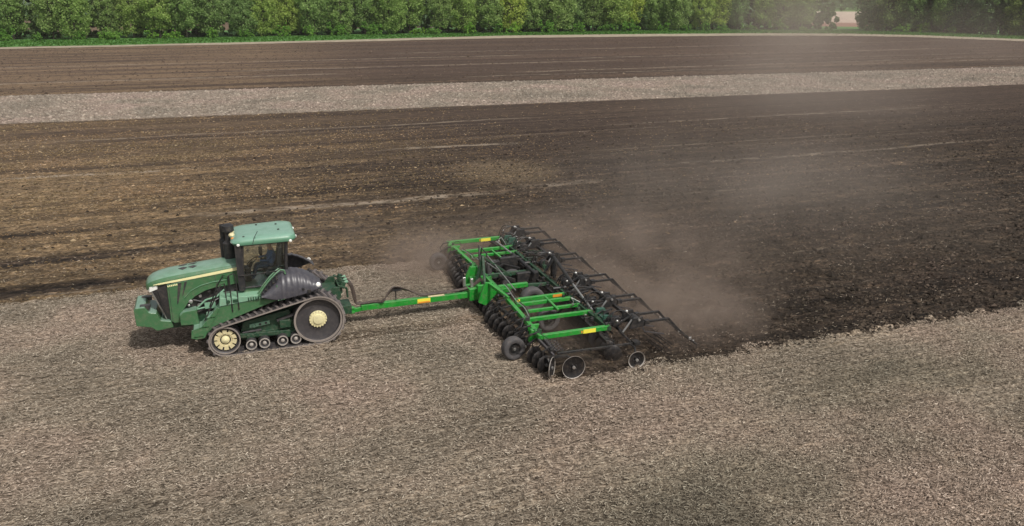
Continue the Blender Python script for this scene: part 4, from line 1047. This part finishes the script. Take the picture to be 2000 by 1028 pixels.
# wing and centre frames
Zf = .94
def wing(s):
    y = lambda v: yy(s, v)
    b = B().bar((8.62, y(21.68), Zf), (8.76, y(25.45), Zf), .14, .14)
    root = b.build('front_beam', M['igreen'], IM, .012)
    for (x0, x1, v, t) in ((8.70, 11.0, 21.74, .14), (8.78, 11.05, 23.17, .12), (8.95, 10.95, 23.88, .10), (8.85, 10.85, 24.56, .12), (8.95, 10.8, 25.0, .13))[:5 if s < 0 else 3]:
        r_ = B().bar((x0, y(v), Zf + .0), (x1, y(v), Zf), t, t * 1.05).build('rail', M['igreen'], IM, .012)
        if v == 21.74:
            o_ = y(21.74) - .0735
            B().bx(10.05, 10.48, o_ - .004, o_, Zf - .065, Zf + .068).build('decal', M['decal'], r_)
            B().bx(9.98, 10.02, o_ - .004, o_, Zf - .04, Zf + .04).build('sticker', M['orange'], r_)
        if v == 25.0:
            o_ = y(25.0) - .0685
            B().bx(10.35, 10.7, o_ - .004, o_, Zf - .04, Zf + .06).build('sticker', M['orange'], r_)
            B().bx(9.02, 9.12, o_ - .004, o_, Zf - .05, Zf + .05).build('sticker', M['decal'], r_)
    B().bar((10.02, y(24.82), Zf + .06), (9.97, y(23.55), Zf + .06), .08, .06).build('brace', M['igreen'], IM, .01)
    B().bar((10.95, y(21.66), Zf - .02), (10.88, y(25.45), Zf - .02), .14, .14).build('rear_beam', M['tdark'], IM, .012)
    # wing hinge
    B().lathe([(.07, -.25), (.07, .25)], (8.76, y(25.55), .98), (1, 0, 0), 12).lathe([(.07, -.25), (.07, .25)], (10.85, y(25.55), .98), (1, 0, 0), 12).build('hinge', M['black'], IM)
    # corner plates
    B().prism([(8.52, .84), (8.82, .84), (8.90, 1.03), (8.5, 1.03)], y(22.55) - .05, y(22.55) + .05).build('clamp_plate', M['igreen'], IM, .01)
    B().prism([(8.42, .62), (8.62, .62), (8.72, 1.02), (8.48, 1.02)], y(22.2) - .09, y(22.2) + .09).build('clamp_plate', M['igreen'], IM, .01)
    # fold cylinder across the rear and its rod
    if s < 0: P0, P1, P2 = (11.15, 26.9, 1.74), (11.05, 24.8, 1.36), (11.02, 23.1, 1.02)
    else: P0, P1, P2 = (10.52, 26.98, 1.08), (10.5, 29.6, 1.10), (10.48, 31.6, 1.06)
    c_ = B().tube([P0, P1], .065, 10).lathe([(.085, -.05), (.085, .05)], P0, (0, 1, .1), 12).build('fold_cylinder', M['black'], IM)
    B().tube([P1, P2], .034, 8).build('cylinder_rod', M['steel'], c_)
    # hoses running over the beam
    for k in range(2):
        hose([(8.85 + .07 * k, y(25.9), 1.25), (8.8 + .07 * k, y(25.3), 1.3), (8.86 + .08 * k, y(24.6), 1.08), (8.92 + .06 * k, y(24.0), 1.06), (8.80 + .05 * k, y(23.2), 1.05)], .018, mat='hose' if k else 'steel')
W2(wing)
cf = [((8.76, 25.62), (8.76, 28.58), .15), ((10.88, 25.62), (10.88, 28.58), .14), ((8.8, 26.42), (9.95, 26.42), .16)]
for i, (a, b_, t) in enumerate(cf):
    B().bar((*a, Zf), (*b_, Zf), t, t).build('front_beam' if i == 0 else 'rear_beam' if i == 1 else 'rail', M['tdark'] if i == 1 else M['igreen'], IM, .012)
B().bar((8.8, 27.9, .9), (10.85, 27.9, .9), .12, .14).bar((9.95, 26.42, .9), (10.85, 26.42, .86), .12, .12).build('centre_frame', M['tdark'], IM, .012)
ax_ = B().bar((10.0, 25.9, .50), (10.0, 29.4, .50), .12, .12).bx(9.9, 10.75, 27.35, 27.55, .45, 1.05).bx(9.7, 10.5, 28.75, 28.95, .40, 1.25).bar((9.3, 28.85, .95), (10.4, 28.85, 1.2), .14, .2).bar((9.2, 27.5, 1.0), (10.2, 27.5, .6), .1, .14)
ax_.bar((9.3, 29.3, 1.02), (10.3, 28.2, .95), .09, .09).bar((9.3, 28.2, 1.02), (10.4, 29.4, .95), .09, .09)
ax_.build('axle_frame', M['black'], IM, .012)
# rods over the centre
for a, b_ in (((8.95, 28.9, 1.75), (8.95, 24.9, 1.35)), ((9.0, 29.4, 1.2), (8.95, 26.5, 1.5))):
    B().tube([a, b_], .018, 6).build('linkage_rod', M['steel'], IM)

# disc gangs
def blade_mesh(r, wide=.02):
    mb = MB().lathe([(.03, -.035), (.05, -.035), (.06, -.02), (r * .55, -.008), (r * .85, .012), (r, .040), (r * .995, .046), (r * .85, .02), (r * .55, .0), (.06, -.010), (.055, .03), (.035, .045)], (0, 0, 0), (0, 1, 0), 28)
    o = mb.build('disc_blade', M['blade'], None, angle=40); me = o.data; bpy.data.objects.remove(o); return me
def edge_mesh(r):
    mb = MB().ringlathe([(r - .032, .012), (r - .004, .0275), (r + .004, .040), (r + .003, .052), (r - .032, .026)], (0, 0, 0), (0, 1, 0), 28)
    o = mb.build('worn_edge', M['worn'], None); me = o.data; bpy.data.objects.remove(o); return me
BL = blade_mesh(.29)
hub_o = MB().lathe([(.045, .04), (.05, .075), (.03, .085)], (0, 0, 0), (0, -1, 0), 10).build('hub', M['steel'], None); HUB = hub_o.data; bpy.data.objects.remove(hub_o)
def gang(x, y0, y1, skew, rear):
    n = int(round((y1 - y0) / .385))
    zb = .70
    mid = (y0 + y1) / 2
    def pos(t): return (x + (t - mid) * skew, t)
    a, b_ = pos(y0), pos(y1)
    g = B().bar((a[0], a[1], zb), (b_[0], b_[1], zb), .11, .11)
    for t in np.arange(y0 + .6, y1, 1.15):
        px_, py_ = pos(t); g.bx(px_ - .07, px_ + .07, py_ - .05, py_ + .05, zb + .05, .88)
    go = g.build('disc_gang', M['black'], IM, .01)
    for i in range(n + 1):
        px_, py_ = pos(y0 + (y1 - y0) * i / n)
        if not rear and abs(abs(py_ - YC) - 4.68) < .21: continue
        dx = -.20 if not rear else .20
        h_ = B().tube([(px_, py_ + .06, zb), (px_ + dx * .3, py_ + .07, zb + .10), (px_ + dx * 1.3, py_ + .08, zb - .02), (px_ + dx * 1.2, py_ + .07, .46), (px_ + dx, py_ + .06, .30)], .020, 6).build('hanger', M['black'], go)
        d = link('disc_blade', BL, go); d.location = (px_ + dx - IO[0], py_ - IO[1], .265); d.rotation_euler = (0, 0, R(16 if not rear else -16))
        if not rear and y1 < 29:
            hb = link('hub', HUB, go); hb.location = d.location; hb.rotation_euler = d.rotation_euler
for rear, x, sk in ((False, 8.60, -.085), (True, 10.72, .03)):
    gang(x, 21.15, 25.35, sk, rear); gang(x, 25.75, 28.5, 0, rear); gang(x, 28.85, 33.0, -sk, rear)
def tackle(s):
    y = lambda v: yy(s, v)
    B().prism([(10.92, .78), (11.0, 1.22), (11.28, 1.20), (11.50, .86), (11.3, .72)], y(22.75) - .05, y(22.75) + .05).prism([(10.92, .78), (11.0, 1.18), (11.28, 1.14), (11.45, .86)], y(22.2) - .04, y(22.2) + .04).bar((11.15, y(22.2), .95), (11.15, y(22.75), .95), .2, .12).build('carrier_plate', M['teal'], IM, .01)
    for v in np.arange(21.9, 25.4, .62):
        b = B().bar((8.62, y(v), .86), (8.30, y(v) + .1, .60), .05, .06).bar((8.34, y(v), .98), (8.62, y(v), 1.02), .05, .05).tube([(8.34, y(v), .98), (8.22, y(v) + .05, .80), (8.30, y(v) + .1, .60)], .022, 6)
        b.build('gang_spring', M['black'], IM, .006)
        b = B().bar((10.92, y(v), .86), (11.25, y(v) + .1, .58), .05, .06).bar((10.95, y(v + .2), 1.02), (11.55, y(v + .2), 1.12), .05, .06).tube([(10.9, y(v) + .1, 1.0), (11.15, y(v) + .12, 1.16), (11.42, y(v) + .15, 1.02), (11.4, y(v) + .15, .72)], .022, 6)
        b.build('gang_spring', M['black'], IM, .006)
    B().bar((11.42, y(21.6), .74), (11.42, y(25.9), .74), .08, .08).build('toolbar_link', M['black'], IM, .008)
W2(tackle)
# worn end discs on the near side, their carrier bar and spring brackets
def end_disc(x, y, z, r, rz):
    d = link('end_disc', blade_mesh(r), IM); d.location = (x - IO[0], y - IO[1], z); d.rotation_euler = (0, 0, R(rz) + math.pi)
    e = link('worn_edge', edge_mesh(r), d)
    h_ = MB().lathe([(.05, .03), (.05, .08), (.02, .09)], (0, 0, 0), (0, 1, 0), 10).build('hub', M['steel'], d)
    for k in range(5):
        t = R(72 * k); MB().lathe([(.014, .0), (.014, .05)], (.10 * math.cos(t), 0, .10 * math.sin(t)), (0, 1, 0), 6).build('bolt', M['rim'], d)
end_disc(9.25, 20.59, .34, .365, -3); end_disc(8.62, 20.84, .30, .33, 52); end_disc(11.36, 20.56, .27, .28, -2)
ec = B().bar((9.0, 21.27, .52), (11.70, 21.19, .52), .07, .07).build('end_carrier_bar', M['black'], IM, .008)
B().bar((8.55, 21.05, .56), (9.2, 20.95, .55), .07, .07).tube([(9.2, 20.95, .55), (9.3, 20.80, .50), (9.25, 20.66, .34)], .03, 6).bar((8.6, 21.05, .55), (8.62, 20.9, .33), .05, .05).build('end_arm', M['black'], ec)
B().bar((8.70, 21.62, .88), (8.98, 21.30, .56), .10, .12).bar((8.55, 21.70, .88), (8.80, 21.05, .58), .07, .08).build('spring_bracket', M['rim'], IM, .01)
for k in range(3):
    mb = B(); p0, p1 = Vector((8.72 + .12 * k, 21.55 - .05 * k, .92)), Vector((8.90 + .12 * k, 21.22 - .05 * k, .66)); pts = []
    ax_ = (p1 - p0).normalized(); u_ = ax_.cross(Vector((0, 0, 1))).normalized(); w_ = ax_.cross(u_)
    for i in range(49): t = i / 48; a = t * 6 * 2 * math.pi; pts.append(p0.lerp(p1, t) + (u_ * math.cos(a) + w_ * math.sin(a)) * .045)
    mb.tube(pts, .011, 5).build('coil_spring', M['rim'], IM)
B().tube([(11.45, 21.2, .52), (11.50, 20.95, .50), (11.40, 20.66, .27)], .028, 6).bx(11.55, 11.75, 21.05, 21.3, .50, .60).bar((11.2, 21.5, .9), (11.5, 21.25, .55), .06, .06).build('end_arm', M['black'], ec)

# tyres
def tyre(x, y, z, r, wd, name='gauge_wheel', arm=None, rz=0.):
    mb = MB().lathe([(r * .55, -wd * .42), (r * .72, -wd * .5), (r * .90, -wd * .5), (r * .985, -wd * .40), (r, -wd * .2), (r, wd * .2), (r * .985, wd * .40), (r * .90, wd * .5), (r * .72, wd * .5), (r * .55, wd * .42)], (0, 0, 0), (0, 1, 0), 36, False)
    o = mb.build(name, M['tyre'], IM, angle=50); o.location = (x - IO[0], y - IO[1], z); o.rotation_euler = (0, 0, rz)
    MB().lathe([(r * .57, -wd * .44), (r * .56, -wd * .30), (r * .3, -wd * .2), (r * .28, -wd * .36), (.0, -wd * .36)], (0, 0, 0), (0, 1, 0), 24, False).build('rim', M['black'], o, angle=30)
    mb = MB().lathe([(.0, -wd * .45), (.045, -wd * .44), (.05, -wd * .36)], (0, 0, 0), (0, 1, 0), 10).build('hub', M['steel'], o)
    if arm: B().tube(arm, .04, 8).build('wheel_arm', M['black'], IM)
def gw(s):
    y = yy(s, 22.42)
    tyre(7.98, y, .375, .375, .29, rz=R(6) if s < 0 else R(-6), arm=[(7.98, y + .02, .375), (7.98, y + .24, .40), (8.15, y + .26, .72), (8.55, y + .15, .92)])
    tyre(9.9, yy(s, 24.25), .40, .40, .30, 'wing_wheel', [(9.9, yy(s, 24.25), .4), (9.9, yy(s, 24.05), .42), (10.4, yy(s, 24.0), .9)])
    tyre(10.0, yy(s, 26.05), .47, .47, .36, 'transport_wheel', [(10.0, yy(s, 26.05), .47), (10.0, yy(s, 26.32), .5), (10.5, yy(s, 26.38), .92)])
    tyre(10.9, yy(s, 22.3), .34, .34, .22, 'wing_wheel', [(10.9, yy(s, 22.3), .34), (10.9, yy(s, 22.15), .36), (10.9, yy(s, 22.1), .9)])
W2(gw)

# rear finishing bar with its arms
def rear(s):
    y = lambda v: yy(s, v)
    B().bar((11.88, y(21.35), 1.02), (11.92, y(26.05), 1.02), .10, .10).build('rear_toolbar', M['black'], IM, .01)
    for v in (21.9, 23.5, 25.0):
        B().bar((10.95, y(v), .98), (11.88, y(v), 1.05), .08, .10).bar((10.98, y(v), 1.2), (11.86, y(v), 1.08), .05, .05).build('toolbar_link', M['black'], IM, .008)
    for v0, v1 in ((21.36, 22.02), (23.30, 23.74), (25.42, 26.02)):
        m_ = (v0 + v1) / 2
        hb = B().lathe([(.0, -.19), (.16, -.18), (.18, -.12), (.18, .12), (.16, .18), (.0, .19)], (11.80, y(m_), 1.10), (0, 1, 0), 18)
        hb.prism([(11.5, .95), (11.62, 1.30), (11.95, 1.32), (12.05, 1.0)], y(v0) - .03, y(v0) + .03).prism([(11.5, .95), (11.62, 1.30), (11.95, 1.32), (12.05, 1.0)], y(v1) - .03, y(v1) + .03)
        hb.bar((11.2, y(m_), 1.0), (11.75, y(m_), 1.28), .06, .06)
        hb.lathe([(.0, -.10), (.17, -.09), (.19, -.05), (.19, .05), (.17, .09), (.0, .10)], (11.30, y(m_ + .25), 1.02), (0, 1, 0), 18)
        for k in range(3): hose([(10.92, y(m_ + .3 - .2 * k), 1.0), (11.1, y(m_ + .2 - .1 * k), 1.32 + .06 * k), (11.45, y(m_ + .1), 1.42), (11.72, y(m_ + .05 * k), 1.24)], .018, mat='black')
        piv = hb.build('arm_pivot', M['black'], IM, .006)
        B().lathe([(.04, 0), (.04, .06), (.0, .07)], (11.80, y(v0) - .03, 1.24), (0, -1, 0), 10).build('pivot_pin', M['steel'], piv)
        B().tube([(11.35, y(m_) - .2, .82), (11.62, y(m_) - .25, 1.22)], .032, 8).build('cylinder_rod', M['steel'], piv)
        for v in (v0, v1):
            a = B().bar((11.95, y(v), 1.12), (12.90, y(v), 1.12), .065, .075).bar((12.875, y(v), 1.135), (13.25, y(v), .72), .065, .075).bar((13.24, y(v), .735), (13.80, y(v), .24), .05, .06)
            a.bx(12.02, 12.18, y(v) - .07, y(v) + .07, 1.05, 1.19)
            ao = a.build('rear_arm', M['black'], IM, .006)
            B().box((13.72, y(v) - .03, .33), (.10, .05, .09)).box((13.84, y(v) - .03, .21), (.09, .05, .08)).build('tip_bracket', M['steel'], ao, .008)
            q = B().bar((12.05, y(v) - .02, .80), (12.75, y(v) - .02, .62), .035, .04).bar((11.95, y(v), 1.0), (12.05, y(v) - .02, .80), .04, .05)
            q.build('pressure_rod', M['rim'], IM)
        B().sphere((11.60, y(m_ + .1), 1.38), .055).build('fitting', M['steel'], piv); B().sphere((11.15, y(m_ - .15), 1.20), .045).build('fitting', M['steel'], piv)
        # spiked drag bar hung between the two arm tips
        dr = B().bar((13.78, y(v0) - .35, .24), (13.78, y(v1) + (.35 if s < 0 else -.35) * 1, .24), .05, .05)
        for t in np.linspace(-.3, .95, 8): dr.tube([(13.78, y(v0) + (t if s < 0 else -t), .24), (13.86, y(v0) + (t if s < 0 else -t), .0)], .009, 5)
        dr.build('spike_bar', M['black'], IM)
        rb = B()
        for k in range(10):
            a_ = R(36 * k); rb.tube([(12.75 + .2 * math.cos(a_ + .25 * (t_ - .5)), y(v0) + (-.25 + t_ * 1.2) * (1 if s < 0 else -1), .22 + .2 * math.sin(a_ + .25 * (t_ - .5))) for t_ in (0, .33, .67, 1)], .014, 5)
        rb.build('rolling_basket', M['blade'], IM)
W2(rear)
B().bar((11.3, YC, .95), (11.45, YC + .1, 1.75), .12, .12).bar((11.45, YC + .1, 1.75), (10.9, YC + .1, .98), .07, .07).bx(11.4, 11.52, YC + .35, YC + .43, .65, 1.5).bx(11.4, 11.52, YC + .58, YC + .66, .65, 1.5).build('rear_mast', M['black'], IM, .01)
for dy in (0, .16):
    hose([(11.05, YC + .3 + dy, 1.5), (11.0, YC + 1.2 + dy, 1.35), (10.9, YC + 2.2, 1.0)], .02)
# small fittings: clamps, valve blocks, lamps along the rear beams
random.seed(5)
for i in range(46):
    s = random.choice((-1, 1)); v = random.uniform(21.7, 26.6); x_ = random.choice((8.66, 10.9, 11.2, 11.5, 10.6))
    z_ = 1.02 if x_ < 11.1 else .98
    m_ = random.choice(('black', 'black', 'rim', 'tdark', 'steel'))
    y_ = yy(s, v); t = random.uniform(.05, .10)
    if m_ == 'steel': t *= .55
    mb = B().box((x_, y_, z_ + t * .5), (t * 1.6, t, t * 1.3), Matrix.Rotation(random.uniform(-.5, .5), 3, 'Z'))
    if i % 2: mb.tube([(x_, y_, z_), (x_ + random.uniform(-.1, .1), y_, z_ + .12), (x_ + random.uniform(-.3, .3), y_ + random.uniform(-.3, .3), z_ + .16), (x_ + random.uniform(-.4, .4), y_ + random.uniform(-.5, .5), z_ - .02)], .014, 5)
    mb.build('clamp', M[m_], IM, .006)

# ------------------------------------------------------------------ dust raised by the discs: real volumes standing in the air
def dust(label, loc, rad, dens, rz=0., nscale=.3, lo=.32, hi=.72, col=(.74, .64, .56), power=1.3, tilt=0.):
    mt = bpy.data.materials.new('dust'); mt.use_nodes = True
    nt = NT(mt.node_tree); nt.n.remove(nt.n['Principled BSDF'])
    vp = nt.new('ShaderNodeVolumePrincipled')
    tc = nt.new('ShaderNodeTexCoord').outputs['Object']
    ge = nt.new('ShaderNodeNewGeometry').outputs['Position']
    r_ = nt.vm('LENGTH', tc)
    fall = nt.m('POWER', nt.m('SUBTRACT', 1., r_, clamp=True), power)
    nz = nt.step(nt.noise(ge, nscale, 3, .6, .5), lo, hi)
    nt.put(vp.inputs['Density'], nt.m('MULTIPLY', nt.m('MULTIPLY', fall, nz), dens))
    vp.inputs['Color'].default_value = (*col, 1); vp.inputs['Anisotropy'].default_value = .15
    nt.l.new(vp.outputs[0], nt.n['Material Output'].inputs['Volume'])
    o = MB().sphere((0, 0, 0), 1, seg=24, rings=14).build('dust_cloud', mt)
    o.location = loc; o.scale = rad; o.rotation_euler = (0, tilt, rz)
    return tag(o, label, kind='stuff')
BR = (.60, .49, .41); GR = (.70, .61, .53)
dust('thick brown dust boiling up behind the near end of the harrow', (14.6, 23.2, .4), (3.6, 3.4, 1.4), .75, 0, .9, .25, .65, BR)
dust('brown dust rolling up along the rear of the harrow', (16.2, 29., .6), (5.5, 8.5, 2.2), .30, 0, .5, .28, .7, BR)
dust('dust hanging under the harrow frame', (10.4, 24.5, .2), (2.2, 5.5, .8), .40, 0, .8, .2, .6, BR)
dust('grey dust around the far front corner of the harrow', (7.8, 32.0, .4), (3.0, 3.0, 1.5), .75, 0, .8, .2, .6, BR)
dust('thin dust drifting low past the far side of the tractor', (4.5, 36., .5), (9., 6., 1.9), .09, 0, .35, .3, .7, BR)
dust('thin dust trailing low beside the drawbar', (5.0, 28.6, .3), (3.6, 2.2, .9), .16, 0, .6, .25, .65, BR)
dust('pale dust plume drifting off behind the harrow', (26., 34.5, 1.5), (14., 15., 3.4), .070, -R(48), .16, .22, .70, GR)
dust('long pale dust trail drifting away over the worked soil', (50., 62., 3.0), (17., 36., 6.), .027, -R(42), .07, .22, .72, GR)
dust('faint dust veil hanging in front of the far trees', (108., 140., 6.), (24., 75., 12.), .021, -R(37), .05, .34, .72, GR)
dust('faint dust veil over the far right of the field', (125., 105., 4.), (26., 60., 9.), .013, -R(42), .06, .32, .70, GR)
dust('low dust rolling along the ground under the trailing arms', (13.7, 27., .05), (1.9, 7.6, .85), .75, 0, .9, .2, .65, BR)
dust('dust drifting back from the far wing of the harrow', (12.0, 33.2, .6), (4.5, 3.2, 1.8), .24, 0, .5, .22, .68, BR)

mt = bpy.data.materials.new('haze'); mt.use_nodes = True
nt = NT(mt.node_tree); nt.n.remove(nt.n['Principled BSDF'])
vp = nt.new('ShaderNodeVolumePrincipled'); vp.inputs['Density'].default_value = .00012; vp.inputs['Color'].default_value = (.86, .85, .82, 1)
nt.l.new(vp.outputs[0], nt.n['Material Output'].inputs['Volume'])
tag(MB().bx(-3200, 3200, -500, 4200, -1.5, 26).build('haze', mt), 'thin pale air haze over the whole field', kind='stuff')
